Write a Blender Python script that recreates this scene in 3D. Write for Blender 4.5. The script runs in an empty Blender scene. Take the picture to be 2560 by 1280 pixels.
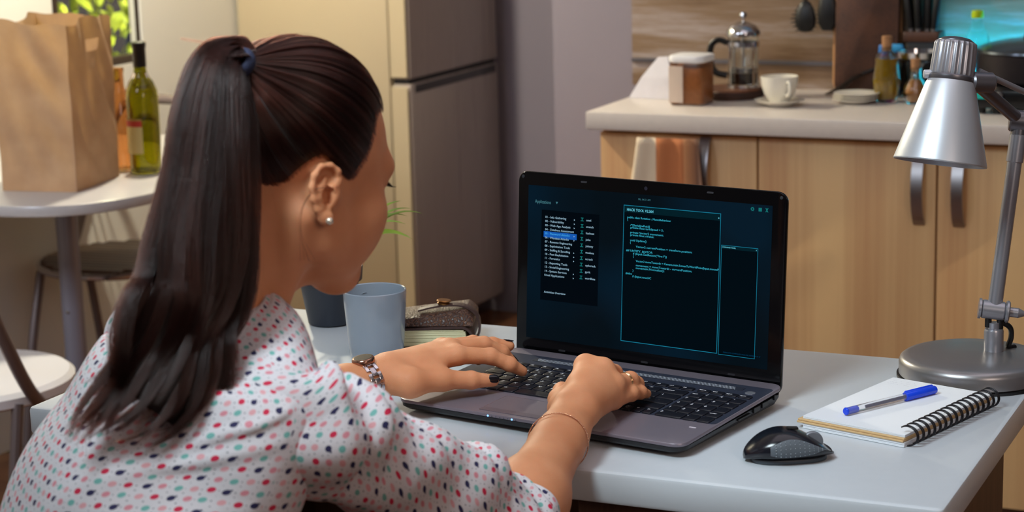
import bpy, bmesh, math, random
import numpy as np
from mathutils import Vector, Matrix, Euler
random.seed(7); np.random.seed(7)
SC = bpy.context.scene
COL = SC.collection
PI = math.pi

# ------------------------------------------------------------------ camera, world, lights, exposure
cam_d = bpy.data.cameras.new('camera')
cam_d.sensor_width = 36.0
cam_d.lens = 70.1
cam_d.clip_start = 0.05
cam_d.dof.use_dof = True
cam_d.dof.focus_distance = 2.36
cam_d.dof.aperture_fstop = 7.5
cam = bpy.data.objects.new('camera', cam_d); COL.objects.link(cam)
cam.matrix_world = Matrix(((0.909256, -0.060509, 0.411816, 0.6348),
                           (0.415403, 0.194556, -0.888588, -1.745),
                           (-0.026354, 0.979023, 0.202037, 1.403),
                           (0, 0, 0, 1)))
SC.camera = cam

SC.view_settings.view_transform = 'Standard'
SC.view_settings.look = 'None'
SC.view_settings.gamma = 1.0
SC.view_settings.use_curve_mapping = False
SC.view_settings.exposure = 0.0

world = bpy.data.worlds.new('night'); SC.world = world
world.use_nodes = True
world.node_tree.nodes['Background'].inputs[0].default_value = (0.030, 0.034, 0.05, 1)
world.node_tree.nodes['Background'].inputs[1].default_value = 1.0

def area(name, loc, target, size, power, color, spread=180, size_y=None):
    l = bpy.data.lights.new(name, 'AREA'); l.energy = power; l.color = color
    l.size = size
    if size_y: l.shape = 'RECTANGLE'; l.size_y = size_y
    l.spread = math.radians(spread)
    o = bpy.data.objects.new(name, l); COL.objects.link(o); o.location = loc
    d = Vector(target) - Vector(loc)
    o.rotation_euler = d.to_track_quat('-Z', 'Y').to_euler()
    return o
# cool studio light high in front of the desk, added fills from above, right and left, the cyan strip over the stove
area('key_light', (-.45, -.90, 2.30), (.02, .48, .75), 0.55, 5.8, (0.80, 0.94, 1.0), 75)
area('ceiling_fill', (0.1, 0.6, 2.56), (0.1, 0.6, 0), 1.6, 8, (0.98, 0.88, 0.96))  # added ambient fill, stands for no ceiling fixture
area('side_fill', (1.9, -1.6, 1.9), (-0.3, 0.5, 0.8), 0.8, 11, (1.0, 0.80, 0.68))  # added warm fill to lift the face and neck, no lamp there
area('left_fill', (-2.05, -1.3, 2.4), (-2.35, 2.0, 0.35), 0.7, 10, (0.80, 0.86, 1.0), 75)  # added cool fill for the left wall below the side table
area('stove_strip_light', (0.075, 2.462, 0.888), (0.075, 2.52, 1.05), 0.87, 9.5, (0.0, 0.50, 1.0), 150, size_y=0.012)

# ------------------------------------------------------------------ helpers
def lin(c):
    return tuple((v/255/12.92) if v/255 <= 0.04045 else ((v/255+0.055)/1.055)**2.4 for v in c)

class NT:
    """tiny node-tree helper"""
    def __init__(s, name):
        s.m = bpy.data.materials.new(name); s.m.use_nodes = True
        s.t = s.m.node_tree; s.b = s.t.nodes['Principled BSDF']; s.out = s.t.nodes['Material Output']
    def n(s, kind, **kw):
        nd = s.t.nodes.new(kind)
        for k, v in kw.items():
            if k == 'inp':
                for kk, vv in v.items():
                    if hasattr(vv, 'is_output'): s.t.links.new(vv, nd.inputs[kk])
                    else: nd.inputs[kk].default_value = vv
            else: setattr(nd, k, v)
        return nd
    def l(s, a, b): s.t.links.new(a, b)
    def set(s, **kw):
        for k, v in kw.items():
            k = k.replace('_', ' ')
            if hasattr(v, 'is_output'): s.l(v, s.b.inputs[k])
            else: s.b.inputs[k].default_value = v
        return s
    def math(s, op, a, b=None, clamp=False):
        nd = s.t.nodes.new('ShaderNodeMath'); nd.operation = op; nd.use_clamp = clamp
        for i, v in enumerate((a, b)):
            if v is None: continue
            if hasattr(v, 'is_output'): s.l(v, nd.inputs[i])
            else: nd.inputs[i].default_value = v
        return nd.outputs[0]
    def mix(s, fac, a, b):
        nd = s.t.nodes.new('ShaderNodeMix'); nd.data_type = 'RGBA'
        for sock, v in ((nd.inputs['Factor'], fac), (nd.inputs[6], a), (nd.inputs[7], b)):
            if hasattr(v, 'is_output'): s.l(v, sock)
            else: sock.default_value = (*v, 1) if isinstance(v, tuple) and len(v) == 3 else v
        return nd.outputs[2]
    def ramp(s, fac, stops):
        nd = s.t.nodes.new('ShaderNodeValToRGB'); s.l(fac, nd.inputs[0])
        els = nd.color_ramp.elements
        while len(els) < len(stops): els.new(0.5)
        for e, (p, c) in zip(els, stops): e.position = p; e.color = (*c, 1)
        return nd.outputs[0]
    def bump(s, h, strength=0.3, dist=0.002):
        nd = s.n('ShaderNodeBump', inp={'Strength': strength, 'Distance': dist, 'Height': h})
        s.l(nd.outputs[0], s.b.inputs['Normal']); return s

def plain(name, rgb, rough=0.5, metal=0.0, noise=0.0, nscale=40, bump=0.0, **kw):
    t = NT(name); c = lin(rgb)
    t.set(Base_Color=(*c, 1), Roughness=rough, Metallic=metal)
    if noise or bump:
        co = t.n('ShaderNodeTexCoord'); nz = t.n('ShaderNodeTexNoise', inp={'Vector': co.outputs['Object'], 'Scale': nscale, 'Detail': 4.0})
        if noise:
            t.set(Base_Color=t.ramp(nz.outputs[0], [(0.3, tuple(v*(1-noise) for v in c)), (0.7, tuple(min(1, v*(1+noise)) for v in c))]))
        if bump: t.bump(nz.outputs[0], bump, 0.002)
    for k, v in kw.items(): t.set(**{k: v})
    return t.m

class MB:
    def __init__(s): s.v = []; s.f = []; s.uv = None
    def add(s, v, f, M=None):
        o = len(s.v)
        s.v += [tuple(M @ Vector(p)) for p in v] if M is not None else [tuple(p) for p in v]
        s.f += [tuple(i+o for i in q) for q in f]
        return s
    def box(s, c, d, bevel=0.0, seg=2, M=None):
        bm = bmesh.new(); bmesh.ops.create_cube(bm, size=1)
        bmesh.ops.scale(bm, vec=d, verts=bm.verts)
        if bevel: bmesh.ops.bevel(bm, geom=bm.edges[:], offset=bevel, segments=seg, profile=0.5, affect='EDGES')
        bmesh.ops.translate(bm, vec=c, verts=bm.verts)
        return s.bm(bm, M)
    def bm(s, bm, M=None):
        bm.verts.index_update()
        s.add([v.co.copy() for v in bm.verts], [[v.index for v in f.verts] for f in bm.faces], M); bm.free(); return s
    def lathe(s, prof, seg=32, M=None, close=False):
        v = []; f = []; n = len(prof)
        for r, z in prof:
            for k in range(seg):
                a = 2*PI*k/seg; v.append((r*math.cos(a), r*math.sin(a), z))
        for i in range(n-1 if not close else n):
            j = (i+1) % n
            for k in range(seg):
                k2 = (k+1) % seg; f.append((i*seg+k, i*seg+k2, j*seg+k2, j*seg+k))
        if not close:
            if prof[0][0] > 1e-6: f.append(tuple(range(seg))[::-1])
            if prof[-1][0] > 1e-6: f.append(tuple((n-1)*seg+k for k in range(seg)))
        return s.add(v, f, M)
    def tube(s, pts, r, seg=10, closed=False, caps=True, M=None, flat=1.0):
        pts = [Vector(p) for p in pts]; n = len(pts)
        rs = r if isinstance(r, (list, tuple, np.ndarray)) else [r]*n
        v = []; f = []; prev = None
        for i, p in enumerate(pts):
            a = pts[(i-1) % n] if (closed or i > 0) else p; b = pts[(i+1) % n] if (closed or i < n-1) else p
            t = (b-a).normalized()
            if prev is None:
                u = t.orthogonal().normalized()
            else:
                u = (prev - t*prev.dot(t)); u = u.normalized() if u.length > 1e-6 else t.orthogonal().normalized()
            prev = u; w = t.cross(u)
            for k in range(seg):
                an = 2*PI*k/seg; v.append(p + rs[i]*(math.cos(an)*u + flat*math.sin(an)*w))
        m = n if closed else n-1
        for i in range(m):
            j = (i+1) % n
            for k in range(seg):
                k2 = (k+1) % seg; f.append((i*seg+k, i*seg+k2, j*seg+k2, j*seg+k))
        if caps and not closed: f.append(tuple(range(seg))[::-1]); f.append(tuple((n-1)*seg+k for k in range(seg)))
        return s.add(v, f, M)
    def loft(s, rings, cap0=True, cap1=True, M=None):
        n = len(rings[0]); v = [p for r in rings for p in r]; f = []
        for i in range(len(rings)-1):
            for k in range(n):
                k2 = (k+1) % n; f.append((i*n+k, i*n+k2, (i+1)*n+k2, (i+1)*n+k))
        if cap0: f.append(tuple(range(n))[::-1])
        if cap1: f.append(tuple((len(rings)-1)*n+k for k in range(n)))
        return s.add(v, f, M)
    def grid(s, P, M=None):
        nu = len(P); nv = len(P[0])
        return s.add([p for r in P for p in r], [(i*nv+j, i*nv+j+1, (i+1)*nv+j+1, (i+1)*nv+j) for i in range(nu-1) for j in range(nv-1)], M)
    def build(s, name, mat=None, parent=None, smooth=35, loc=None, kind=None):
        me = bpy.data.meshes.new(name); me.from_pydata(s.v, [], s.f)
        me.update()
        bm = bmesh.new(); bm.from_mesh(me); bmesh.ops.recalc_face_normals(bm, faces=bm.faces[:])
        bm.to_mesh(me); bm.free()
        return link_mesh(name, me, mat, parent, smooth, loc, kind)

def link_mesh(name, me, mat=None, parent=None, smooth=35, loc=None, kind=None):
    if smooth: shade(me, smooth)
    o = bpy.data.objects.new(name, me); COL.objects.link(o)
    if mat: me.materials.append(mat)
    if parent: o.parent = parent
    if loc: o.location = loc
    if kind: o['kind'] = kind
    return o

def shade(me, deg):
    me.polygons.foreach_set('use_smooth', [True]*len(me.polygons))
    if deg < 180:
        bm = bmesh.new(); bm.from_mesh(me); lim = math.radians(deg)
        for e in bm.edges:
            e.smooth = not (len(e.link_faces) == 2 and e.calc_face_angle(0) > lim)
        bm.to_mesh(me); bm.free()

def rrect(w, h, r, n=6, cx=0, cy=0):
    """rounded rectangle outline, ccw, centred on cx, cy"""
    o = []
    for sx, sy, a0 in ((1, -1, -90), (1, 1, 0), (-1, 1, 90), (-1, -1, 180)):
        for k in range(n+1):
            a = math.radians(a0 + 90*k/n)
            o.append((cx + sx*(w/2-r) + r*math.cos(a), cy + sy*(h/2-r) + r*math.sin(a)))
    return o

def slab(outline, z0, z1, mb=None, bevel=0.0, M=None):
    """prism from a 2d outline with softened edges"""
    mb = mb or MB()
    c = Vector((sum(p[0] for p in outline)/len(outline), sum(p[1] for p in outline)/len(outline)))
    def ins(d):
        r = []
        n = len(outline)
        for i, p in enumerate(outline):
            a = Vector(outline[i-1]); b = Vector(outline[(i+1) % n]); t = (b-a).normalized(); nn = Vector((-t.y, t.x))
            q = Vector(p) + nn*d; r.append((q.x, q.y))
        return r
    if bevel:
        b = bevel; rings = []
        for d, z in ((b, z0), (b*.3, z0+b*.3), (0, z0+b), (0, z1-b), (b*.3, z1-b*.3), (b, z1)):
            rings.append([(x, y, z) for x, y in ins(d)])
    else: rings = [[(x, y, z0) for x, y in outline], [(x, y, z1) for x, y in outline]]
    return mb.loft(rings, M=M)

def thing(name, label, cat, loc=(0, 0, 0), rz=0.0, group=None):
    o = bpy.data.objects.new(name, None); COL.objects.link(o)
    o.empty_display_size = 0.05
    o.location = loc; o.rotation_euler = (0, 0, rz)
    return tag(o, label, cat, group)
def tag(o, label, cat, group=None):
    o['label'] = label; o['category'] = cat
    if group: o['group'] = group
    return o
def struct(o):
    o['kind'] = 'structure'; return o
def dup(o, parent=None):
    c = o.copy(); COL.objects.link(c)
    if parent: c.parent = parent
    return c
def rotz(a): return Matrix.Rotation(a, 4, 'Z')
def axis_M(p0, p1):
    """matrix whose z runs from p0 to p1"""
    d = Vector(p1)-Vector(p0)
    return Matrix.Translation(p0) @ d.to_track_quat('Z', 'Y').to_matrix().to_4x4()
def rod(mb, p0, p1, r, seg=16, r1=None, bevel=0.0):
    L = (Vector(p1)-Vector(p0)).length; r1 = r if r1 is None else r1
    b = bevel
    prof = [(max(r-b, 1e-4), 0), (r, b), (r1, L-b), (max(r1-b, 1e-4), L)] if b else [(r, 0), (r1, L)]
    return mb.lathe(prof, seg, axis_M(p0, p1))
def cat_rom(pts, n):
    """dense smooth curve through pts, numpy (n,3)"""
    P = np.array(pts, float); P = np.vstack([2*P[0]-P[1], P, 2*P[-1]-P[-2]])
    m = len(P)-3; out = []
    for t in np.linspace(0, m-1e-9, n):
        i = int(t); u = t-i; a, b, c, d = P[i:i+4]
        out.append(0.5*((2*b)+(-a+c)*u+(2*a-5*b+4*c-d)*u*u+(-a+3*b-3*c+d)*u**3))
    return np.array(out)
_txt = {}
def text_geo(s, align='LEFT'):
    """flat lettering of height ~1 as (verts, faces)"""
    k = (s, align)
    if k not in _txt:
        c = bpy.data.curves.new('t', 'FONT'); c.body = s; c.size = 1.0; c.resolution_u = 2; c.align_x = align
        o = bpy.data.objects.new('t', c); me = o.to_mesh()
        _txt[k] = ([v.co.copy() for v in me.vertices], [tuple(p.vertices) for p in me.polygons])
        o.to_mesh_clear(); bpy.data.objects.remove(o); bpy.data.curves.remove(c)
    return _txt[k]
# ------------------------------------------------------------------ materials of the room
def wall_mat(name, rgb):
    t = NT(name); co = t.n('ShaderNodeTexCoord'); nz = t.n('ShaderNodeTexNoise', inp={'Vector': co.outputs['Object'], 'Scale': 180.0, 'Detail': 3.0})
    t.set(Base_Color=(*lin(rgb), 1), Roughness=0.75); t.bump(nz.outputs[0], 0.08, 0.002); return t.m
M_wall = wall_mat('grey_lilac_wall_paint', (140, 132, 142)); M_wall_left = wall_mat('cream_wall_paint', (216, 214, 206))
M_ceil = wall_mat('ceiling_paint', (225, 222, 218))

def wood_mat(name, ca, cb, scale, rough=0.4, stretch=(22, 22, 0.7), band=0.6, seed=0.0):
    t = NT(name); co = t.n('ShaderNodeTexCoord')
    mp = t.n('ShaderNodeMapping', inp={'Vector': co.outputs['Object'], 'Scale': stretch, 'Location': (seed, seed*1.7, seed*.3)})
    n1 = t.n('ShaderNodeTexNoise', inp={'Vector': mp.outputs[0], 'Scale': scale, 'Detail': 1.0, 'Roughness': .4})
    n2 = t.n('ShaderNodeTexNoise', inp={'Vector': mp.outputs[0], 'Scale': scale*9, 'Detail': 5.0, 'Roughness': .6})
    f = t.math('ADD', t.math('MULTIPLY', n1.outputs[0], band), t.math('MULTIPLY', n2.outputs[0], 1-band))
    t.set(Base_Color=t.ramp(f, [(0.36, lin(ca)), (0.62, lin(cb))]), Roughness=rough)
    t.bump(n2.outputs[0], 0.05, 0.001); return t.m
M_cab = wood_mat('light_beech_veneer', (196, 146, 100), (226, 186, 132), 0.75, 0.42, (14, 14, 0.25), .72)
M_floor = wood_mat('brown_floor_boards', (92, 58, 34), (132, 86, 52), 0.6, 0.35, (1.2, 16, 16), .5)
M_dark_wood = wood_mat('walnut_veneer', (78, 55, 44), (104, 76, 60), 1.0, 0.45, (26, 26, .7), .5)

def backsplash_mat():
    t = NT('stone_grain_panel'); co = t.n('ShaderNodeTexCoord')
    mp = t.n('ShaderNodeMapping', inp={'Vector': co.outputs['Object'], 'Scale': (0.9, 1, 9)})
    n0 = t.n('ShaderNodeTexNoise', inp={'Vector': mp.outputs[0], 'Scale': 1.6, 'Detail': 3.0, 'Distortion': 0.8})
    mp2 = t.n('ShaderNodeMapping', inp={'Vector': co.outputs['Object'], 'Scale': (4, 1, 60)})
    n1 = t.n('ShaderNodeTexNoise', inp={'Vector': mp2.outputs[0], 'Scale': 3.0, 'Detail': 6.0, 'Roughness': .7})
    f = t.math('ADD', t.math('MULTIPLY', n0.outputs[0], .72), t.math('MULTIPLY', n1.outputs[0], .28))
    t.set(Base_Color=t.ramp(f, [(0.36, lin((112, 86, 62))), (0.5, lin((140, 116, 92))), (0.62, lin((172, 158, 152)))]), Roughness=0.38)
    return t.m
M_splash = backsplash_mat()
M_counter = plain('pale_laminate', (214, 204, 196), 0.3, noise=.02, nscale=60)
M_chrome = plain('chrome', (200, 200, 205), 0.12, 1.0)
M_steel = plain('brushed_steel', (150, 148, 150), 0.32, 1.0)
M_alu = plain('satin_aluminium', (160, 156, 160), 0.38, 1.0)
M_black_plastic = plain('black_plastic', (14, 14, 16), 0.4)
M_white = plain('white_ceramic', (232, 226, 212), 0.18)
M_white_plastic = plain('white_plastic', (235, 234, 236), 0.35)
def glass_mat(name, rgb, rough=0.0, ior=1.45):
    t = NT(name); t.set(Base_Color=(*lin(rgb), 1), Roughness=rough, IOR=ior); t.b.inputs['Transmission Weight'].default_value = 1.0
    return t.m
M_glass = glass_mat('clear_glass', (244, 248, 248))

# ------------------------------------------------------------------ the room
XL, XR, YF, YK, YB, ZC = -2.43, 2.6, -3.2, 2.5, 3.66, 2.6
def wall(name, c, d, mat=M_wall):
    return struct(MB().box(c, d).build(name, mat, smooth=0))
fl = struct(MB().box(((XL+XR)/2, (YF+YB)/2, -0.05), (XR-XL+.2, YB-YF+.2, 0.06)).build('floor', plain('floor_base', (40, 26, 18), .8), smooth=0))
for ky in range(int((YB-YF)/0.19)+1):
    off = (ky*0.53) % 1.1
    for kx in range(-1, 5):
        x0 = XL + kx*1.1 + off; x1 = min(x0+1.098, XR); x0 = max(x0, XL)
        if x1-x0 < .03: continue
        y0 = YF+ky*0.19; y1 = min(y0+.188, YB)
        if y1-y0 < .02: continue
        MB().box(((x0+x1)/2, (y0+y1)/2, -0.01), (x1-x0, y1-y0, 0.02), .0012, 1).build('floor_board', M_floor, fl, smooth=0)
wall('ceiling', ((XL+XR)/2, (YF+YB)/2, ZC+.05), (XR-XL+.2, YB-YF+.2, .1), M_ceil)
wy0, wy1, wz0, wz1 = 2.235, 2.605, 0.872, 1.75
wl = MB()
wl.box((XL-.02, (YF+wy0)/2, ZC/2), (.04, wy0-YF, ZC)).box((XL-.02, (YB+wy1)/2, ZC/2), (.04, YB-wy1, ZC))
wl.box((XL-.02, (wy0+wy1)/2, wz0/2), (.04, wy1-wy0, wz0)).box((XL-.02, (wy0+wy1)/2, (wz1+ZC)/2), (.04, wy1-wy0, ZC-wz1))
struct(wl.build('wall_left', M_wall_left, smooth=0))
wall('wall_rear', ((XL-1.213)/2, YB+.05, ZC/2), (-1.213-XL, .1, ZC))
wall('wall_back', ((-1.213+XR)/2, (YK+YB+.1)/2, ZC/2), (XR+1.213, YB+.1-YK, ZC))
wall('wall_right', (XR+.05, (YF+YK)/2, ZC/2), (.1, YK-YF, ZC))
wall('wall_front', ((XL+XR)/2, YF-.05, ZC/2), (XR-XL, .1, ZC))
# window with a dark frame, foliage outside
M_frame = plain('dark_window_frame', (52, 38, 30), .5)
wf = MB(); t_ = .03
wf.box((XL-.022, wy0+t_/2, (wz0+wz1)/2), (.036, t_, wz1-wz0), .004).box((XL-.012, wy1-t_*.1, (wz0+wz1)/2), (.012, t_*.2, wz1-wz0), .004)
wf.box((XL-.022, (wy0+wy1)/2, wz0+.011), (.036, wy1-wy0, .022), .004).box((XL-.022, (wy0+wy1)/2, wz1-t_/2), (.036, wy1-wy0, t_), .004)
win = struct(wf.build('window_1', M_frame))
MB().box((XL-.03, (wy0+wy1)/2, (wz0+wz1)/2), (.006, wy1-wy0-.03, wz1-wz0-.04)).build('pane', M_glass, win, smooth=0)
def leaf_mat(name, ca, cb):
    t = NT(name); co = t.n('ShaderNodeTexCoord'); nz = t.n('ShaderNodeTexNoise', inp={'Vector': co.outputs['Object'], 'Scale': 9.0, 'Detail': 3.0})
    t.set(Base_Color=t.ramp(nz.outputs[0], [(.35, lin(ca)), (.65, lin(cb))]), Roughness=.5); t.b.inputs['Subsurface Weight'].default_value = 0.0
    return t.m
M_hedge = leaf_mat('lime_leaves', (120, 140, 30), (215, 225, 70))
hb = MB()
for i in range(2600):
    c = Vector((random.uniform(-3.0, -2.64), random.uniform(2.1, 3.5), random.uniform(.0, 2.2)))
    R_ = Euler((random.uniform(-.9, .9), random.uniform(.3, 1.3), random.uniform(0, 6.28))).to_matrix()
    s_ = random.uniform(.016, .032)
    hb.add([c + R_ @ Vector(p)*s_ for p in ((-1, 0, 0), (-.3, -.6, .15), (.6, -.45, .1), (1.2, 0, -.1), (.6, .45, .1), (-.3, .6, .15), (.2, 0, -.1))],
           [(0, 1, 6), (1, 2, 6), (2, 3, 6), (3, 4, 6), (4, 5, 6), (5, 0, 6)])
o = hb.build('hedge_foliage', M_hedge, smooth=0); tag(o, 'lime green hedge leaves seen through the window behind the paper bag', 'hedge', None); o['kind'] = 'stuff'
area('garden_light', (-2.53, 2.75, 2.1), (-2.85, 2.75, 1.1), .25, 110, (1.0, .97, .62))

# warm pendant over the little table (its shade hangs above the frame)
pend = thing('pendant_lamp', 'brown metal pendant lamp hanging over the small round cornered table', 'lamp', (-1.95, 1.98, 1.88))
MB().lathe([(.022, .16), (.05, .15), (.10, .05), (.12, 0), (.117, 0), (.097, .048), (.045, .142), (.018, .15)], 40, close=True).build('lamp_shade', plain('bronze_shade', (70, 48, 30), .4, .6), pend)
M_bulb = NT('warm_bulb'); M_bulb.set(Base_Color=(1, .7, .35, 1)); M_bulb.b.inputs['Emission Color'].default_value = (1, .62, .26, 1); M_bulb.b.inputs['Emission Strength'].default_value = 12
MB().lathe([(1e-4, 0)] + [(.03*math.sin(a), .03-.03*math.cos(a)) for a in np.linspace(.2, 2.6, 9)] + [(.013, .075), (1e-4, .08)], 24).build('bulb', M_bulb.m, pend, loc=(0, 0, .04))
rod(MB(), (0, 0, .15), (0, 0, ZC-1.88), .003, 8).build('cord', M_black_plastic, pend)
pl = bpy.data.lights.new('pendant_glow', 'POINT'); pl.energy = 78; pl.color = (1, .92, .72); pl.shadow_soft_size = .035
po = bpy.data.objects.new('pendant_glow', pl); COL.objects.link(po); po.location = (-1.95, 1.98, 1.86)

# ------------------------------------------------------------------ refrigerator
fr = thing('refrigerator', 'tall grey two door refrigerator standing against the left wall', 'refrigerator', (-2.15, 3.33, 0))
M_fside = plain('fridge_side', (180, 164, 136), .4)
def fridge_mat():
    t = NT('fridge_steel'); co = t.n('ShaderNodeTexCoord')
    mp = t.n('ShaderNodeMapping', inp={'Vector': co.outputs['Object'], 'Scale': (1, 40, .4)})
    nz = t.n('ShaderNodeTexNoise', inp={'Vector': mp.outputs[0], 'Scale': 5.0, 'Detail': 3.0})
    t.set(Base_Color=(*lin((158, 146, 138)), 1), Metallic=.2, Roughness=t.math('ADD', t.math('MULTIPLY', nz.outputs[0], .1), .24)); return t.m
M_fdoor = fridge_mat()
fx0, fx1, fy0, fy1 = XL+.01-(-2.15), -1.875+2.15, 3.04-3.33, 3.60-3.33
MB().box(((fx0+fx1-.066)/2, 0, .94), (fx1-fx0-.066, fy1-fy0, 1.80), .006).build('body', M_fside, fr)
MB().box((fx1-.03, 0, .421), (.056, fy1-fy0, .70), .006, 3).build('freezer_door', M_fdoor, fr)
MB().box((fx1-.03, 0, 1.318), (.056, fy1-fy0, 1.068), .006, 3).build('fridge_door', M_fdoor, fr)
for s_, zz, hh in ((0, .421, .70), (0, 1.318, 1.068)):
    MB().box((fx1-.031, fy0-.001, zz), (.05, .004, hh-.012), .0012, 1).build('door_edge', M_fside, fr)
MB().box((fx1-.034, 0, .7775), (.046, fy1-fy0-.01, .016), .003).build('door_gasket', plain('dark_gasket', (28, 24, 24), .6), fr)
MB().box((fx1-.0135, .005, .7555), (.026, fy1-fy0-.04, .024), .004).build('grip_recess', plain('grip_grey', (70, 66, 66), .4, .5), fr)
for sx in (fx0+.05, fx1-.09):
    for sy in (fy0+.05, fy1-.05):
        rod(MB(), (sx, sy, 0), (sx, sy, .05), .018, 12).build('foot', M_black_plastic, fr)

# ------------------------------------------------------------------ kitchen run
ZT = 0.86
wt = MB(); wt.box((.39, (2.03+YK)/2, ZT-.019), (2.66, YK-2.03, .038), .004, 2)
wo = wt.build('worktop', M_counter); tag(wo, 'long pale laminate worktop on the beech base cabinets', 'worktop')
edges = [-.925, -.582, -.219, .14, .50, .86, 1.22, 1.58]
cab_labels = ['beech base cabinet with a towel on its handle, at the worktop end',
              'beech base cabinet between the towel cabinet and the lamp shade',
              'beech base cabinet right behind the lamp post, handle near its left edge',
              'beech base cabinet under the black hob, past the lamp cabinet', 'beech base cabinet second past the hob', 'beech base cabinet third past the hob', 'beech base cabinet at the far worktop end by the wall']
def arc_handle(mb, z0, z1, out, wdt):
    L = z1-z0; P = []; n = 14
    for k in range(n+1):
        u = k/n; P.append((0, -out*math.sin(PI*u)**.7 - .001, z0+L*u))
    R_ = []
    for k, p in enumerate(P):
        q = P[min(k+1, n)]; a = P[max(k-1, 0)]; t = (Vector(q)-Vector(a)).normalized(); nn = Vector((0, -t.z, t.y))
        th = .0035
        c = Vector(p)
        R_.append([c+Vector((-wdt/2, 0, 0))+nn*th, c+Vector((wdt/2, 0, 0))+nn*th, c+Vector((wdt/2, 0, 0))-nn*th, c+Vector((-wdt/2, 0, 0))-nn*th])
    return mb.loft(R_)
hx = {0: .235, 1: .330, 2: .045, 3: .30, 4: .06, 5: .3, 6: .06}
for i in range(7):
    x0, x1 = edges[i], edges[i+1]
    c = thing('base_cabinet', cab_labels[i], 'cabinet', (x0, 2.07, 0), group='beech base cabinets')
    w_ = x1-x0
    MB().box((w_/2, .22, .455), (w_, .40, .73), .001, 1).build('body', M_cab, c)
    MB().box((w_/2, .2, .045), (w_, .34, .09)).build('plinth', M_dark_wood, c, smooth=0)
    d = MB().box((w_/2, .008, .452), (w_-.004, .018, .722), .0015, 2).build('door', M_cab, c)
    zh0, zh1 = (.655, .80) if i != 0 else (.665, .81)
    h = arc_handle(MB(), zh0, zh1, .03, .022); h.v = [(x+hx[i], y, z) for x, y, z in h.v]
    h.build('handle', M_alu, d)
# back panel with a metal rail
struct(MB().box(((-1.012+XR)/2, YK-.006, (ZT+1.6)/2), (XR+1.012, .012, 1.6-ZT)).build('trim_1', M_splash, smooth=0))
struct(MB().box(((-1.012+XR)/2, YK-.015, .917), (XR+1.012, .008, .009), .001, 1).build('trim_2', plain('rail_steel', (120, 116, 120), .4, .8)))
tr = thing('utensil_rail', 'steel rail on the kitchen wall that the black utensils hang from', 'rail', (-.57, YK-.05, 1.25))
rod(MB(), (-.25, 0, 0), (.12, 0, 0), .006, 14).build('bar', M_chrome, tr)
for x in (-.22, .09): rod(MB(), (x, 0, 0), (x, .038, 0), .005, 10).build('bracket', M_chrome, tr)

ls = MB().box((.075, 2.462, .8725), (.88, .016, .024), .002, 1).build('light_strip', M_black_plastic); tag(ls, 'thin black light strip shining cyan up the wall behind the hob', 'light strip')
def towel():
    # a striped tea towel hung through the arc handle, gathered at the handle and flaring below
    P = []; nu, nv = 26, 22
    for i in range(nu):
        u = i/(nu-1); row = []
        for j in range(nv):
            v = j/(nv-1)
            z = .812-.30*v - .012*math.sin(u*PI)*(1-v)*0
            fl_ = .35+.65*min(1, v*1.6)
            x = -.757 + (u-.5)*(.13+.075*v) - .012*v
            y = 2.036 - .012*math.sin(u*19+v*1.5)*fl_*.6 - .014*(1-v)
            row.append((x, y, z))
        P.append(row)
    mb = MB().grid(P); m = mb
    t = NT('striped_towel'); co = t.n('ShaderNodeTexCoord'); sx = t.n('ShaderNodeSeparateXYZ', inp={0: co.outputs['Object']})
    u = t.math('DIVIDE', t.math('ADD', sx.outputs[0], .855), .2)
    f = t.ramp(u, [(0, lin((226, 206, 178))), (.36, lin((226, 206, 178))), (.37, lin((192, 118, 72))), (.66, lin((192, 118, 72))), (.67, lin((214, 150, 100))), (.80, lin((120, 84, 66))), (.88, lin((200, 160, 130)))])
    nz = t.n('ShaderNodeTexNoise', inp={'Vector': co.outputs['Object'], 'Scale': 400.0}); t.set(Base_Color=f, Roughness=.9); t.bump(nz.outputs[0], .3, .001)
    o = mb.build('tea_towel', t.m, smooth=180)
    md = o.modifiers.new('thickness', 'SOLIDIFY'); md.thickness = .002
    tag(o, 'cream and orange striped tea towel hanging on a cabinet handle', 'towel')
towel()

# ------------------------------------------------------------------ things on the worktop
def on(n, label, cat, x, y, z=ZT, rz=0, group=None): return thing(n, label, cat, (x, y, z+.0004), rz, group)
# paper napkin
nk = MB().loft([[(-.062, -.022, 0), (.05, -.026, 0), (.06, .026, 0), (-.05, .026, 0)], [(-.035, -.016, .045), (.035, -.02, .045), (.042, .016, .045), (-.03, .015, .045)], [(.0, -.004, .088), (.022, -.005, .09), (.024, .004, .088), (.002, .004, .086)]])
o = nk.build('paper_napkin', plain('napkin_paper', (226, 222, 226), .8, noise=.03), smooth=0, loc=(-.868, 2.275, ZT+.0004)); tag(o, 'white folded paper napkin standing behind the storage jar', 'napkin')
# storage jar
jr = on('storage_jar', 'square storage jar of brown powder with a white lid beside the napkin', 'jar', -.765, 2.195, ZT, math.radians(-4))
M_frost = glass_mat('frosted_plastic', (235, 225, 215), .25)
slab(rrect(.074, .074, .012), 0.0, .092, None, .003).build('container', M_frost, jr)
slab(rrect(.067, .067, .01), .004, .078, None, .002).build('contents', plain('brown_powder', (188, 122, 66), .9, noise=.12, nscale=120), jr)
slab(rrect(.032, .0016, .0007), .006, .082).build('paper_label', plain('beige_label', (206, 186, 170), .7), jr, loc=(-.020, -.0379, 0))
slab(rrect(.082, .082, .02), .089, .104, None, .004).build('lid', M_white_plastic, jr)
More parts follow.
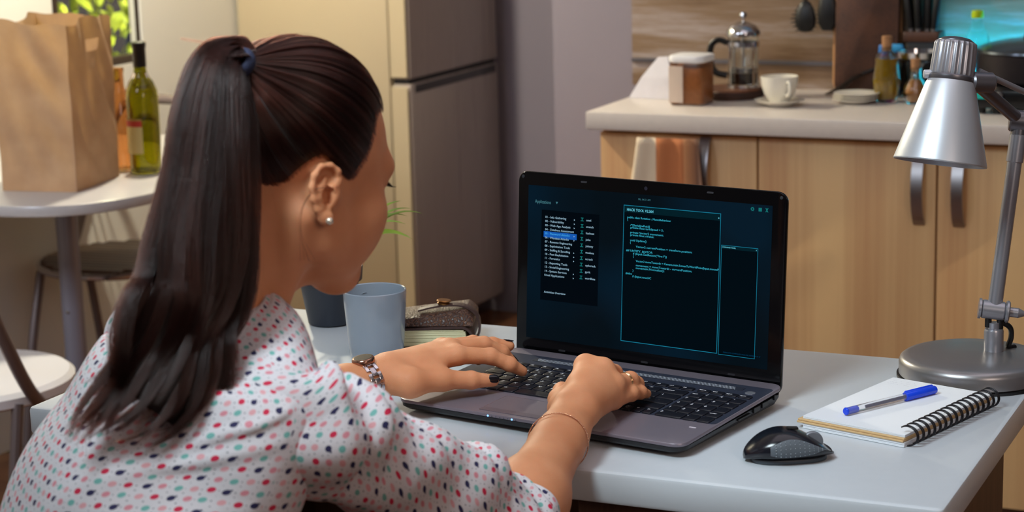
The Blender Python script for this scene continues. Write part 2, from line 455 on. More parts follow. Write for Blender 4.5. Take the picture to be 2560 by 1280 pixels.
# trivet and coffee press
tv = on('trivet', 'round dark brown wooden trivet under the coffee press', 'trivet', -.722, 2.318)
MB().lathe([(.066, 0), (.071, .004), (.071, .016), (.068, .02), (1e-4, .02)], 48).build('board', wood_mat('dark_wood_slice', (70, 38, 20), (112, 66, 38), 2.0, .5, (8, 30, 30)), tv)
MB().lathe([(.0712, .003), (.0722, .006), (.0722, .014), (.0712, .017)], 48, close=True).build('bark_edge', plain('bark', (54, 30, 18), .8, noise=.3, bump=.6), tv)
fp = thing('coffee_press', 'glass coffee press with chrome lid and black handle on the wooden trivet', 'coffee press', (-.697, 2.332, ZT+.0208), math.radians(10))
MB().lathe([(1e-4, .004), (.031, .004), (.0325, .008), (.0325, .108), (.034, .113), (.0325, .113), (.0312, .108), (.0312, .009), (1e-4, .007)], 40).build('beaker', M_glass, fp)
MB().lathe([(1e-4, .0085), (.0308, .0085), (.0308, .032), (1e-4, .032)], 32).build('coffee', plain('dark_coffee', (38, 18, 10), .15), fp)
fm = MB(); fm.lathe([(.0335, .0), (.0355, .0), (.0355, .006), (.0335, .006)], 40, close=True); fm.lathe([(.0333, .088), (.0348, .088), (.0348, .098), (.0333, .098)], 40, close=True)
for k in range(4):
    a = PI/4+k*PI/2; x, y = .0345*math.cos(a), .0345*math.sin(a); rod(fm, (x, y, 0), (x, y, .098), .0022, 8)
fm.build('metal_frame', M_chrome, fp)
MB().lathe([(.0365, .111), (.037, .115), (.035, .122), (.027, .132), (.012, .139), (.004, .141), (1e-4, .141)], 40).build('lid', M_chrome, fp)
pm = MB(); rod(pm, (0, 0, .04), (0, 0, .15), .0022, 10); pm.lathe([(1e-4, .147), (.006, .148), (.0085, .153), (.007, .159), (1e-4, .162)], 20); pm.build('plunger_knob', M_chrome, fp)
MB().lathe([(1e-4, .034), (.030, .034), (.030, .042), (1e-4, .042)], 32).build('filter_disc', M_steel, fp)
hp = cat_rom([(-.034, 0, .094), (-.052, 0, .101), (-.067, 0, .092), (-.072, 0, .072), (-.069, 0, .046), (-.057, 0, .03), (-.035, 0, .025)], 26)
MB().tube(hp, .0062, 10, flat=1.2).build('handle', M_black_plastic, fp)
# cup and saucer
sc = MB().lathe([(1e-4, 0), (.026, 0), (.028, .003), (.05, .011), (.052, .013), (.049, .0135), (.03, .008), (1e-4, .007)], 48).build('saucer', M_white, loc=(-.578, 2.205, ZT+.0004)); tag(sc, 'cream saucer under the coffee cup on the worktop', 'saucer')
cu = thing('coffee_cup', 'cream coffee cup on its saucer next to the coffee press', 'cup', (-.578, 2.205, ZT+.0085), math.radians(-50))
MB().lathe([(1e-4, 0), (.02, 0), (.022, .004), (.032, .018), (.0375, .036), (.039, .053), (.0375, .0535), (.036, .037), (.030, .02), (.02, .007), (1e-4, .006)], 48).build('bowl', M_white, cu)
MB().tube(cat_rom([(.036, 0, .043), (.05, 0, .045), (.055, 0, .032), (.047, 0, .019), (.032, 0, .017)], 18), .0035, 10).build('handle', M_white, cu)
# small plates
plm = MB().lathe([(1e-4, 0), (.028, 0), (.03, .002), (.047, .008), (.0475, .0095), (.046, .0098), (.03, .0045), (1e-4, .004)], 48)
plo = plm.build('small_plate', M_white, loc=(-.44, 2.285, ZT+.0004)); tag(plo, 'white small plate at the bottom of the stack by the oil bottle', 'plate', 'stacked small plates')
for k, nm in ((1, 'white small plate in the middle of the stack by the oil bottle'), (2, 'white small plate on top of the stack by the oil bottle')):
    c = dup(plo); c.location = (-.44+.002*k, 2.285-.001*k, ZT+.0004+.0063*k); c['label'] = nm
# metal scoop leaning behind the plates
so = on('scoop', 'dark metal scoop leaning between the plates and the cutting board', 'scoop', -.505, 2.40)
MB().loft([[(-.03, -.012, .003), (-.02, -.022, .002), (-.012, -.01, .006), (-.02, 0, .008)], [(0, -.018, .018), (.012, -.026, .012), (.02, -.01, .02), (.008, 0, .026)], [(.02, -.006, .034), (.03, -.014, .03), (.036, 0, .036), (.026, .008, .04)], [(.045, .012, .044), (.05, .006, .042), (.054, .014, .046), (.048, .018, .048)]]).build('bowl', plain('dark_metal', (60, 52, 48), .35, .9), so)
rod(MB(), (.046, .012, .045), (.085, .03, .06), .004, 10).build('handle', plain('handle_black', (30, 22, 18), .5), so)
# cutting boards
M_board = wood_mat('dark_board_wood', (62, 34, 20), (88, 52, 32), 1.2, .5, (14, 14, .8))
tb = math.radians(-4)
o = slab(rrect(.137, .34, .02), 0, .02, None, .003).build('cutting_board', M_board); o.matrix_world = Matrix.Translation((-.455, 2.452, ZT+.171)) @ Matrix.Rotation(PI/2+tb, 4, 'X'); tag(o, 'tall dark brown cutting board leaning on the kitchen wall', 'cutting board')
o = slab(rrect(.15, .40, .02), 0, .012, None, .003).build('cutting_board', wood_mat('light_board_wood', (176, 122, 74), (200, 148, 96), 1.2, .5, (14, 14, .8))); o.matrix_world = Matrix.Translation((-.462, 2.476, ZT+.2015)) @ Matrix.Rotation(PI/2+math.radians(-2), 4, 'X'); tag(o, 'light wooden cutting board showing behind the dark cutting board', 'cutting board')
# hanging utensils
us = thing('spaghetti_server', 'black toothed spaghetti server hanging on the wall above the cup', 'utensil', (-.595, YK-.05, 1.238))
MB().tube([(0, 0, 0), (0, 0, -.18)], [.005, .006], 10).build('handle', M_black_plastic, us)
sb = MB(); sb.lathe([(1e-4, 0), (.012, .002), (.022, .012), (.024, .03), (.02, .05), (.01, .066), (1e-4, .07)], 24, Matrix.Translation((0, 0, -.25)) @ Matrix.Diagonal((1, .45, 1, 1))).build('head', M_black_plastic, us)
for k in range(7):
    for s_ in (-1, 1):
        z = -.244+.0085*k; r = .023*math.sin(PI*min(.95, (k+1.3)/8))
        rod(MB(), (s_*r*.8, 0, z), (s_*(r+.009), -.006, z-.002), .0022, 6, .0012).build('tooth', M_black_plastic, us)
ul = thing('serving_spoon', 'black serving spoon hanging beside the toothed server', 'utensil', (-.546, YK-.05, 1.238))
MB().tube([(0, 0, 0), (0, 0, -.17)], [.005, .007], 10).build('handle', M_black_plastic, ul)
MB().loft([[(x*w, y*.4*w, z) for x, y in rrect(2, 2, .9, 4)] for z, w in ((-.16, .007), (-.18, .018), (-.205, .022), (-.23, .021), (-.245, .012))]).build('head', M_black_plastic, ul)
for u_ in (us, ul): MB().tube([(0, 0, -.004), (0, -.008, .004), (0, -.004, .014), (0, .002, .0135)], .0016, 8).build('hook', M_chrome, u_)
# knife block
kb = on('knife_block', 'black knife block with a brown collar by the cyan lit wall', 'knife block', -.338, 2.455)
slab(rrect(.066, .05, .006), 0, .116, None, .002).build('block', plain('block_black', (20, 16, 16), .5), kb)
slab(rrect(.078, .058, .006), .113, .134, None, .002).build('collar', M_board, kb)
for k, (x, y, h, tx) in enumerate(((-.024, -.012, .095, -.14), (-.008, -.014, .10, -.05), (.01, -.01, .105, .02), (.024, -.012, .09, .1), (-.016, .012, .115, -.1), (.004, .014, .12, -.02), (.02, .012, .11, .07))):
    q = thing('kitchen_knife', ['black handled knife at the front left slot of the knife block', 'black handled knife second in the front row of the knife block', 'black handled knife third in the front row of the knife block', 'black handled knife at the front right slot of the knife block', 'black handled knife at the rear left slot of the knife block', 'black handled knife in the rear middle slot of the knife block', 'black handled knife at the rear right slot of the knife block'][k], 'knife', (-.338+x, 2.455+y, ZT+.1345), 0, 'knives in the black block')
    q.rotation_euler = (0, tx, 0)
    slab(rrect(.013, .02, .005), 0.006, h, None, .003).build('handle', M_black_plastic, q)
    slab(rrect(.011, .016, .004), 0, .006).build('bolster', M_steel, q)
# oil, vinegar and small bottles
M_oil = plain('golden_oil', (214, 168, 20), .1); M_cork = plain('cork', (168, 122, 84), .85, noise=.2, nscale=200)
M_oil.node_tree.nodes['Principled BSDF'].inputs['Transmission Weight'].default_value = .55
ob = on('oil_bottle', 'golden oil bottle with a cork beside the stacked plates', 'bottle', -.382, 2.316)
MB().lathe([(1e-4, 0), (.02, 0), (.0215, .004), (.027, .03), (.0285, .05), (.026, .07), (.0235, .095), (.011, .105), (.0105, .114), (.0088, .114), (.0088, .106), (.022, .094), (.0268, .05), (.0195, .006), (1e-4, .005)], 36).build('glass', M_glass, ob)
MB().lathe([(1e-4, .006), (.0188, .0065), (.0255, .03), (.0265, .05), (.0245, .068), (.0225, .09), (1e-4, .09)], 32).build('oil', M_oil, ob)
MB().lathe([(.0082, .106), (.0105, .116), (.0108, .136), (1e-4, .137)], 20).build('cork', M_cork, ob)
vb = on('vinegar_bottle', 'honey coloured round vinegar bottle with a cork, beside the oil', 'bottle', -.318, 2.30)
MB().lathe([(1e-4, 0), (.018, 0), (.022, .006), (.025, .022), (.021, .04), (.012, .052), (.0105, .075), (.0088, .075), (.0095, .052), (.018, .04), (.0235, .022), (.0165, .005), (1e-4, .004)], 36).build('glass', M_glass, vb)
MB().lathe([(1e-4, .005), (.016, .0055), (.0225, .022), (.0175, .038), (.01, .05), (1e-4, .05)], 32).build('vinegar', plain('amber_vinegar', (176, 112, 44), .1), vb)
MB().lathe([(.0085, .066), (.0095, .078), (.010, .092), (1e-4, .093)], 20).build('cork', M_cork, vb)
sb_ = on('small_bottle', 'slim magenta bottle with a blue cap behind the oil bottle', 'bottle', -.405, 2.375)
MB().lathe([(1e-4, 0), (.009, 0), (.01, .003), (.01, .085), (.008, .09), (1e-4, .091)], 24).build('body', plain('magenta_plastic', (120, 38, 96), .4), sb_)
MB().lathe([(.0085, .088), (.0092, .09), (.0092, .108), (.008, .111), (1e-4, .1115)], 24).build('cap', plain('blue_plastic', (40, 120, 200), .35), sb_)
sp = on('spray_bottle', 'sky blue spray bottle standing behind the oil bottle', 'bottle', -.388, 2.410)
MB().lathe([(1e-4, 0), (.012, 0), (.0135, .003), (.0135, .06), (.008, .08), (.006, .09), (1e-4, .09)], 24).build('body', glass_mat('aqua_plastic', (120, 210, 235), .1), sp)
MB().box((.004, 0, .1), (.028, .014, .02), .005, 3).box((-.008, 0, .086), (.005, .01, .02), .002, 2).build('trigger_head', plain('sky_blue_plastic', (60, 160, 220), .35), sp)
# glass cake stand with a silver rim
cs = on('cake_stand', 'glass footed stand with a silver rim behind the lamp shade', 'stand', -.329, 2.373)
MB().lathe([(1e-4, 0), (.03, 0), (.031, .003), (.01, .008), (.006, .02), (.006, .065), (.012, .075), (.04, .083), (.04, .086), (1e-4, .084)], 40).build('foot', M_glass, cs)
MB().lathe([(.03, .081), (.045, .087), (.0470, .096), (.0480, .1), (.0455, .1), (.044, .09), (.03, .084)], 48, close=True).build('rim', M_chrome, cs)
# soap bottle
sq = on('soap_bottle', 'clear soap bottle with a lime green cap against the cyan lit wall', 'bottle', -.221, 2.43)
MB().lathe([(1e-4, 0), (.028, 0), (.03, .004), (.03, .09), (.024, .125), (.011, .155), (.009, .168), (1e-4, .168)], 32).build('body', glass_mat('clear_plastic', (225, 250, 250), .05, 1.2), sq)
MB().lathe([(.0115, .165), (.0125, .168), (.0115, .18), (1e-4, .182)], 24).build('cap', plain('lime_plastic', (190, 210, 20), .4), sq)
# hob, pot and lid
hob = on('hob', 'black table top hob with round knobs standing on the worktop', 'hob', -.03, 2.29)
slab(rrect(.30, .25, .008), .012, .048, None, .003).build('body', plain('hob_black', (12, 12, 14), .2), hob)
MB().box((-.118, -.126, .037), (.04, .002, .012)).build('display', plain('teal_display', (30, 190, 180), .3), hob, smooth=0)
for x in (-.09, -.02, .05):
    rod(MB(), (x, -.125, .04-.012*(x > -.05)), (x, -.135, .04-.012*(x > -.05)), .007, 20, .006, .001).build('knob', M_steel, hob)
for x in (-.13, -.1, .1, .13):
    rod(MB(), (x, -.1, 0), (x, -.1, .013), .009, 14).build('foot', M_black_plastic, hob)
    rod(MB(), (x, .1, 0), (x, .1, .013), .009, 14).build('foot', M_black_plastic, hob)
pt = thing('cooking_pot', 'large dark grey cooking pot on the hob at the cyan lit wall', 'pot', (-.085, 2.345, ZT+.0492))
MB().lathe([(1e-4, 0), (.112, 0), (.118, .006), (.12, .05), (.12, .058), (.1225, .06), (.1205, .062), (.1165, .058), (.1165, .008), (1e-4, .006)], 64).build('body', plain('dark_pot', (52, 46, 48), .35, .5), pt)
MB().lathe([(.122, .061), (.121, .065), (.09, .076), (.05, .083), (1e-4, .086)], 64).build('lid', plain('steel_lid', (90, 96, 104), .22, .9), pt)
MB().tube(cat_rom([(-.024, 0, .081), (-.02, 0, .095), (-.012, 0, .118), (0, 0, .124), (.012, 0, .118), (.02, 0, .095), (.024, 0, .081)], 22), .0028, 8, M=rotz(.3)).build('lid_handle', plain('dark_wire', (20, 24, 30), .4), pt)

# ------------------------------------------------------------------ little table by the window
tx, ty, tz = -2.063, 1.755, .73
tt = thing('side_table', 'small white table with rounded corners holding the paper bag and bottles', 'table', (tx, ty, 0))
M_ttop = plain('white_tabletop', (186, 182, 180), .28)
def superell(a, b, n, N=64): return [(a*abs(math.cos(t))**(2/n)*math.copysign(1, math.cos(t)), b*abs(math.sin(t))**(2/n)*math.copysign(1, math.sin(t))) for t in np.linspace(0, 2*PI, N, endpoint=False)]
slab([(x+.006, y+.075) for x, y in superell(.362, .475, 3.6, 96)], tz-.024, tz, None, .006).build('tabletop', M_ttop, tt)
M_grey_metal = plain('grey_painted_metal', (146, 144, 154), .35, .3)
rod(MB(), (0, 0, .02), (0, 0, tz-.024), .024, 28).build('post', M_grey_metal, tt)
MB().lathe([(.146, 0), (.15, .004), (.14, .012), (.06, .026), (.03, .04), (1e-4, .042)], 48).build('base_disc', M_grey_metal, tt)
MB().lathe([(.06, tz-.028), (.065, tz-.024), (.02, tz-.034)], 24, close=True).build('flange', M_grey_metal, tt)
MB().lathe([(1e-4, 0), (.004, 0), (.004, .003), (1e-4, .004)], 12, Matrix.Translation((.004, -.0235, .42)) @ Matrix.Rotation(PI/2, 4, 'X')).build('screw', M_chrome, tt)

# paper bag
def paper_bag():
    W_, D_, H_ = .168, .198, .345
    nx, ny, nz_ = 20, 28, 42
    rng = np.random.RandomState(3)
    per = [(i/nx*W_, 0) for i in range(nx)] + [(W_, j/ny*D_) for j in range(ny)] + [(W_-i/nx*W_, D_) for i in range(nx)] + [(0, D_-j/ny*D_) for j in range(ny)]
    N = len(per); V = []; cx, cy = W_/2, D_/2
    waves = [(rng.uniform(6, 26), rng.uniform(4, 22), rng.uniform(0, 6.3), rng.uniform(.0008, .0026)) for _ in range(20)]
    for k in range(nz_+1):
        z = k/nz_*H_; h = z/H_
        for i, (x, y) in enumerate(per):
            s = i/N*2*PI
            side = 0 if i < nx else 1 if i < nx+ny else 2 if i < 2*nx+ny else 3
            q = (i/nx if side == 0 else (i-nx)/ny if side == 1 else (i-nx-ny)/nx if side == 2 else (i-2*nx-ny)/ny)
            e = math.sin(PI*min(max(q, 0), 1))
            d = sum(a*math.sin(wx*s/2+wz*h+p) for wx, wz, p, a in waves)*(.25+.75*e)*min(1, h*5)
            if side in (0, 2): d -= .010*(1-abs(2*q-1))*math.sin(PI*min(1, h*1.1))      # gusset fold
            d += .006*e*h
            nx_, ny_ = ((0, -1), (1, 0), (0, 1), (-1, 0))[side]
            fl_ = 1+.015*h
            lx, ly = (x-cx)*fl_, (y-cy)*fl_
            ztop = z + (0.006*math.sin(s*3+1)+.004*math.sin(s*7))*(h > .97)
            V.append((cx+lx+nx_*d, cy+ly+ny_*d, ztop))
    F = []
    for k in range(nz_):
        for i in range(N):
            j = (i+1) % N
            if nx+11 <= i < nx+18 and 34 <= k < 37: continue        # hand hole in the broad side
            if 2*nx+ny+10 <= i < 2*nx+ny+17 and 34 <= k < 37: continue
            F.append((k*N+i, k*N+j, (k+1)*N+j, (k+1)*N+i))
    F.append(tuple(range(N))[::-1])
    mb = MB(); mb.v = V; mb.f = F
    t = NT('kraft_paper'); co = t.n('ShaderNodeTexCoord')
    nz1 = t.n('ShaderNodeTexNoise', inp={'Vector': co.outputs['Object'], 'Scale': 14.0, 'Detail': 6.0})
    vo = t.n('ShaderNodeTexVoronoi', feature='DISTANCE_TO_EDGE', inp={'Vector': co.outputs['Object'], 'Scale': 11.0})
    h = t.math('ADD', nz1.outputs[0], t.math('MULTIPLY', t.math('SUBTRACT', 1.0, vo.outputs[0]), .35))
    t.set(Base_Color=t.ramp(nz1.outputs[0], [(.3, lin((164, 136, 108))), (.7, lin((190, 162, 130)))]), Roughness=.75); t.bump(h, .5, .010)
    tr_ = t.n('ShaderNodeBsdfTranslucent', inp={'Color': (*lin((226, 178, 112)), 1)}); mx = t.n('ShaderNodeMixShader', inp={0: .18})
    t.l(t.b.outputs[0], mx.inputs[1]); t.l(tr_.outputs[0], mx.inputs[2]); t.l(mx.outputs[0], t.out.inputs[0])
    o = mb.build('paper_bag', t.m, smooth=50)
    o.location = (-2.026, 1.505, tz+.0004); o.rotation_euler = (0, 0, math.radians(10))
    tag(o, 'open brown paper shopping bag standing on the white side table', 'paper bag')
paper_bag()
# bottles
M_amber = glass_mat('amber_glass', (228, 186, 142)); M_green = glass_mat('green_glass', (176, 172, 50))
bb = thing('amber_bottle', 'amber glass bottle between the paper bag and the green bottle', 'bottle', (-1.935, 1.80, tz+.0004))
MB().lathe([(1e-4, .003), (.024, 0), (.028, .004), (.0285, .09), (.027, .13), (.018, .165), (.0135, .185), (.013, .212), (.0145, .216), (.0145, .224), (.0115, .2245), (.0105, .21), (.011, .185), (.016, .165), (.0255, .125), (.027, .09), (.0265, .006), (1e-4, .005)], 40).build('glass', M_amber, bb)
wb = thing('wine_bottle', 'green wine bottle beside the amber bottle, close to the dark hair', 'bottle', (-1.868, 1.79, tz+.0004), math.radians(-112))
MB().lathe([(1e-4, .01), (.02, .006), (.03, 0), (.0345, .003), (.035, .16), (.0335, .178), (.026, .197), (.016, .21), (.0135, .222), (.013, .27), (.0148, .272), (.0148, .28), (.0125, .281), (.0115, .268), (.012, .222), (.0245, .194), (.033, .16), (.033, .008), (1e-4, .012)], 44).build('glass', M_green, wb)
MB().lathe([(.0140, .228), (.0142, .268), (.0155, .272), (.0155, .281), (.0125, .2825), (1e-4, .2826)], 32).build('foil', plain('black_foil', (26, 20, 18), .35), wb)
la = MB(); P = [[(.0354*math.cos(a), .0354*math.sin(a), z) for z in (.045, .07, .095, .12)] for a in np.linspace(-.9, .9, 18)]; la.grid(P)
tl = NT('wine_label'); co = tl.n('ShaderNodeTexCoord'); sx = tl.n('ShaderNodeSeparateXYZ', inp={0: co.outputs['Object']})
tl.set(Base_Color=tl.ramp(tl.math('DIVIDE', sx.outputs[2], .16), [(.0, lin((190, 170, 110))), (.64, lin((190, 170, 110))), (.65, lin((170, 40, 24))), (.72, lin((170, 40, 24))), (.73, lin((150, 120, 60)))]), Roughness=.6)
la.build('paper_label', tl.m, wb)

# ------------------------------------------------------------------ the two chairs at the little table
def cafe_chair(name, label, loc, rz, seat_mat, frame_mat, woven=False):
    c = thing(name, label, 'chair', loc, rz)
    if not woven:
        MB().lathe([(1e-4, .43), (.19, .43), (.20, .436), (.2, .452), (.19, .46), (1e-4, .462)], 56).build('seat', seat_mat, c)
    else:
        # slatted seat pad inside a chrome hoop, sides curling up
        for k in range(13):
            y = -.17+.028*k; hw = math.sqrt(max(.19**2-y*y, .003))
            MB().box((0, y, .452), (2*hw, .0265, .014), .003, 1).build('seat_slat', seat_mat, c)
        MB().tube([(.197*math.cos(a), .197*math.sin(a), .446) for a in np.linspace(0, 2*PI, 48, endpoint=False)], .009, 10, closed=True).build('seat_hoop', M_chrome, c)
    for sx in (-1, 1):
        MB().tube(cat_rom([(sx*.165, -.10, .44), (sx*.17, -.15, .25), (sx*.175, -.20, 0.007)], 10), .011, 10).build('leg', frame_mat, c)
        MB().tube(cat_rom([(sx*.165, .10, .44), (sx*.17, .16, .25), (sx*.175, .21, 0.007)], 10), .011, 10).build('leg', frame_mat, c)
    P = cat_rom([(-.185, -.02, .40), (-.19, -.10, .47), (-.185, -.165, .58), (-.165, -.21, .70), (-.11, -.235, .785), (0, -.245, .805), (.11, -.235, .785), (.165, -.21, .70), (.185, -.165, .58), (.19, -.10, .47), (.185, -.02, .40)], 54)
    MB().tube(P, .0125, 12).build('back_frame', frame_mat, c)
    for z, hw, y in ((.62, .178, -.182), (.66, .172, -.197), (.70, .163, -.212)):
        MB().tube([(-hw, y, z), (0, y-.006, z), (hw, y, z)], .003, 8).build('back_wire', M_chrome, c)
    return c
M_brown_frame = plain('grey_brown_tube', (118, 104, 100), .35, .4)
cafe_chair('cafe_chair', 'white seated chair with a bent grey tube back, in front of the side table', (-1.815, 1.10, 0), math.radians(8), M_white_plastic, M_brown_frame)
cafe_chair('cafe_chair', 'brown slatted chair with a chrome hoop, behind the side table post', (-2.20, 2.14, 0), math.radians(186), wood_mat('dark_slat_wood', (70, 50, 40), (96, 72, 58), 2.0, .5, (1, 30, 30)), M_brown_frame, True)
# ------------------------------------------------------------------ the desk
DX0, DX1, DY0, DY1, DZ = -.887, .228, .126, .692, .75
M_desk = plain('white_desk_laminate', (202, 209, 216), .3, noise=.01, nscale=90)
dk = thing('desk', 'long white desk with dark wood panels that the laptop stands on', 'desk', ((DX0+DX1)/2, (DY0+DY1)/2, 0))
dw, dd = DX1-DX0, DY1-DY0
slab(rrect(dw, dd, .008, 3), DZ-.036, DZ, None, .005).build('desktop', M_desk, dk)
MB().box((dw/2-.05, 0, (DZ-.036)/2), (.022, dd-.10, DZ-.036), .001, 1).build('side_panel', M_dark_wood, dk)
MB().box((-dw/2+.09, .05, (DZ-.036)/2), (.022, dd-.16, DZ-.036), .001, 1).build('side_panel', M_dark_wood, dk)
MB().box((.0, dd/2-.06, .52), (dw-.16, .018, .384), .001, 1).build('back_panel', M_dark_wood, dk)
MB().box((dw/2-.235, -.02, .42), (.346, dd-.14, .585), .001, 1).build('drawer_pedestal', M_dark_wood, dk)
for k in range(3):
    dr = MB().box((dw/2-.235, -.02-(dd-.14)/2-.009, .225+.195*k), (.338, .018, .188), .001, 1).build('drawer', M_dark_wood, dk)
    rod(MB(), (dw/2-.285, -.02-(dd-.14)/2-.03, .225+.195*k), (dw/2-.185, -.02-(dd-.14)/2-.03, .225+.195*k), .005, 12).build('handle', M_alu, dr)

# ------------------------------------------------------------------ desk lamp
M_lamp = plain('silver_lacquer', (202, 206, 214), .42, .62)
M_lamp_base = plain('silver_base', (150, 148, 150), .32, .75); M_lamp_rod = plain('silver_rod', (164, 164, 172), .3, .65)
M_lamp_dark = plain('dark_silver_lacquer', (120, 118, 124), .34, .85)
lx, ly = .152, .632
lp = thing('desk_lamp', 'silver adjustable desk lamp with a cone shade at the desk corner', 'lamp', (lx, ly, DZ))
def LP(x, y, z): return Vector((x-lx, y-ly, z-DZ))
MB().lathe([(1e-4, .0004), (.093, .0004), (.093, .0035), (1e-4, .0036)], 64).build('base_pad', M_black_plastic, lp)
MB().lathe([(.088, .003), (.0905, .005), (.0905, .019), (.089, .0235), (.085, .0265), (.078, .0285), (.05, .0305), (1e-4, .032)], 96).build('base', M_lamp_base, lp)
px_, py_ = .1725, .646
sm = MB(); sm.lathe([(.0115, .029), (.0118, .031), (.0118, .056), (.0108, .0585), (.007, .0588), (.007, .0665), (1e-4, .067)], 32, Matrix.Translation(LP(px_, py_, DZ)))
sm.build('stem', M_lamp_rod, lp)
J1 = Vector((.1725, .646, .832)); J2 = Vector((.1918, .679, 1.060))
dv = (J2-J1).normalized(); sid = Vector((.93, .25, -.0)).normalized(); sid = (sid-dv*sid.dot(dv)).normalized()
kn = MB(); rod(kn, J1-sid*.016, J1+sid*.013, .0115, 28, bevel=.002); rod(kn, J1+sid*.013, J1+sid*.018, .0135, 28, bevel=.0015); rod(kn, J1+sid*.018, J1+sid*.028, .006, 20); rod(kn, J1+sid*.028, J1+sid*.041, .0065, 20, .0008); rod(kn, J1-sid*.019, J1-sid*.016, .0125, 28)
kn.v = [tuple(Vector(v)-Vector((lx, ly, DZ))) for v in kn.v]; kn.build('lower_joint', M_lamp_rod, lp)
ys = MB()
for s_ in (-1, 1): rod(ys, LP(*(J1+sid*.007*s_)), LP(*(Vector((px_, py_, DZ+.06))+sid*.007*s_)), .0042, 14)
ys.build('yoke', M_black_plastic, lp)
am = MB(); rod(am, LP(*(J1+dv*.006)), LP(*(J2-dv*.022)), .0088, 32, bevel=.001); rod(am, LP(*(J2-dv*.05)), LP(*(J2-dv*.016)), .0102, 32, bevel=.001); am.build('lower_arm', M_lamp_rod, lp)
HD = Vector((.1500, .605, 1.1165)); d2 = (HD-J2).normalized()
kj = MB(); rod(kj, LP(*(J2-sid*.013)), LP(*(J2+sid*.013)), .0135, 30, bevel=.002); rod(kj, LP(*(J2-dv*.018)), LP(*J2), .0095, 24, bevel=.001); kj.build('elbow_joint', M_lamp_dark, lp)
ua = MB(); rod(ua, LP(*J2), LP(*(HD-d2*.003)), .0078, 28, bevel=.001); ua.build('upper_arm', M_lamp_dark, lp)
up = Vector((.0, -.002, .0175)); tb_ = MB(); rod(tb_, LP(*(HD+up+d2*-.012)), LP(*(J2+up+Vector((.020, .008, .010)))), .0036, 16); rod(tb_, LP(*J2), LP(*(J2+up+Vector((.020, .008, .010)))), .005, 14, bevel=.001); tb_.build('balance_rod', M_lamp_rod, lp)
bk = MB(); rod(bk, LP(*(HD-Vector((.004, .004, .001)))), LP(*(HD+Vector((.020, .0155, -.004)))), .0125, 30, bevel=.003); rod(bk, LP(*(HD-Vector((.014, .011, -.002)))), LP(*(HD-Vector((.002, .0015, .0)))), .0085, 24, bevel=.002); bk.build('head_joint', M_lamp_dark, lp)
# shade: cone, ribbed cap, domed button
sT = Vector((.1250, .5985, 1.1176)); sB = Vector((.1185, .576, 1.0215)); ax = (sT-sB)
MS = axis_M(LP(*sB), LP(*sT)); L_ = ax.length
MB().lathe([(.0540, .0), (.0546, .0006), (.0545, .002), (.0295, L_-.006), (.0265, L_), (.0245, L_), (.0275, L_-.007), (.0532, .002)], 96, MS, close=True).build('shade', M_lamp, lp, smooth=50)
MB().lathe([(.0268, L_-.002), (.0278, L_+.001), (.0278, L_+.004), (.0262, L_+.0055), (1e-4, L_+.0055)], 64, MS).build('collar', M_lamp_dark, lp)
cr = []
for z, r in ((L_+.005, .0258), (L_+.008, .0264), (L_+.040, .0252), (L_+.044, .0246), (L_+.0455, .0225)):
    cr.append([(r*(1-.055*(0.5+.5*math.cos(22*a))**.6)*math.cos(a), r*(1-.055*(.5+.5*math.cos(22*a))**.6)*math.sin(a), z) for a in np.linspace(0, 2*PI, 264, endpoint=False)])
MB().loft(cr, M=MS).build('ribbed_cap', M_lamp_rod, lp, smooth=60)
MB().lathe([(.0215, L_+.0445), (.021, L_+.0465), (.016, L_+.0495), (.008, L_+.051), (1e-4, L_+.0513)], 48, MS).build('cap_button', M_lamp_dark, lp)
pn = MB(); c0 = MS @ Vector((0, 0, L_+.008)); dx_ = (Vector((-.9, -.42, 0))).normalized(); rod(pn, c0+dx_*.024, c0+dx_*.0335, .0052, 18, bevel=.001); pn.build('pivot_pin', M_lamp, lp)
MB().lathe([(1e-4, .012), (.014, .02), (.019, .036), (.014, .055), (.010, .068), (1e-4, .07)], 28, MS).build('bulb', plain('opal_bulb', (235, 232, 226), .3), lp)
cb = cat_rom([LP(px_+.004, py_+.012, DZ+.066), LP(px_+.016, py_+.016, DZ+.058), LP(px_+.0175, py_+.019, DZ+.045), LP(px_+.014, py_+.02, DZ+.032), LP(px_+.02, py_+.03, DZ+.03)], 24)
MB().tube(cb, .0034, 10).build('arm_cord', M_black_plastic, lp)
cb = cat_rom([LP(.20, .71, DZ+.004), LP(.212, .706, DZ+.003), LP(.232, .70, DZ-.004), LP(.2335, .695, DZ-.05), LP(.225, .71, DZ-.17), LP(.228, .70, DZ-.30), LP(.236, .70, DZ-.5), LP(.25, .73, .006-DZ+DZ-.744), LP(.33, .80, DZ-.744)], 60)
MB().tube(cb, .0034, 10).build('mains_cord', M_black_plastic, lp)

# ------------------------------------------------------------------ mug
mg = thing('mug', 'grey blue glazed mug with brown drips inside, between the potted grass and the leather journal', 'mug', (-.594, .478, DZ+.0003), math.radians(142)); mg.scale = (1, 1, .885)
t = NT('grey_blue_glaze'); t.set(Base_Color=(*lin((140, 152, 166)), 1), Roughness=.12); t.b.inputs['Coat Weight'].default_value = .3
M_mug = t.m
MB().lathe([(1e-4, .003), (.030, .002), (.033, 0), (.0348, .004), (.0372, .03), (.0398, .07), (.0414, .098), (.0412, .1018), (.0402, .103), (.0388, .1018), (.0380, .097), (.0362, .07), (.0338, .03), (.0305, .008), (1e-4, .006)], 72).build('body', M_mug, mg)
MB().tube(cat_rom([(.0385, 0, .084), (.052, 0, .088), (.064, 0, .076), (.067, 0, .055), (.060, 0, .032), (.0365, 0, .022)], 30), .0052, 12, flat=1.35).build('handle', M_mug, mg)
MB().lathe([(.0335, .028), (1e-4, .028)], 48).build('coffee', plain('black_coffee', (36, 20, 14), .1), mg)
st = MB(); rs = random.Random(4)
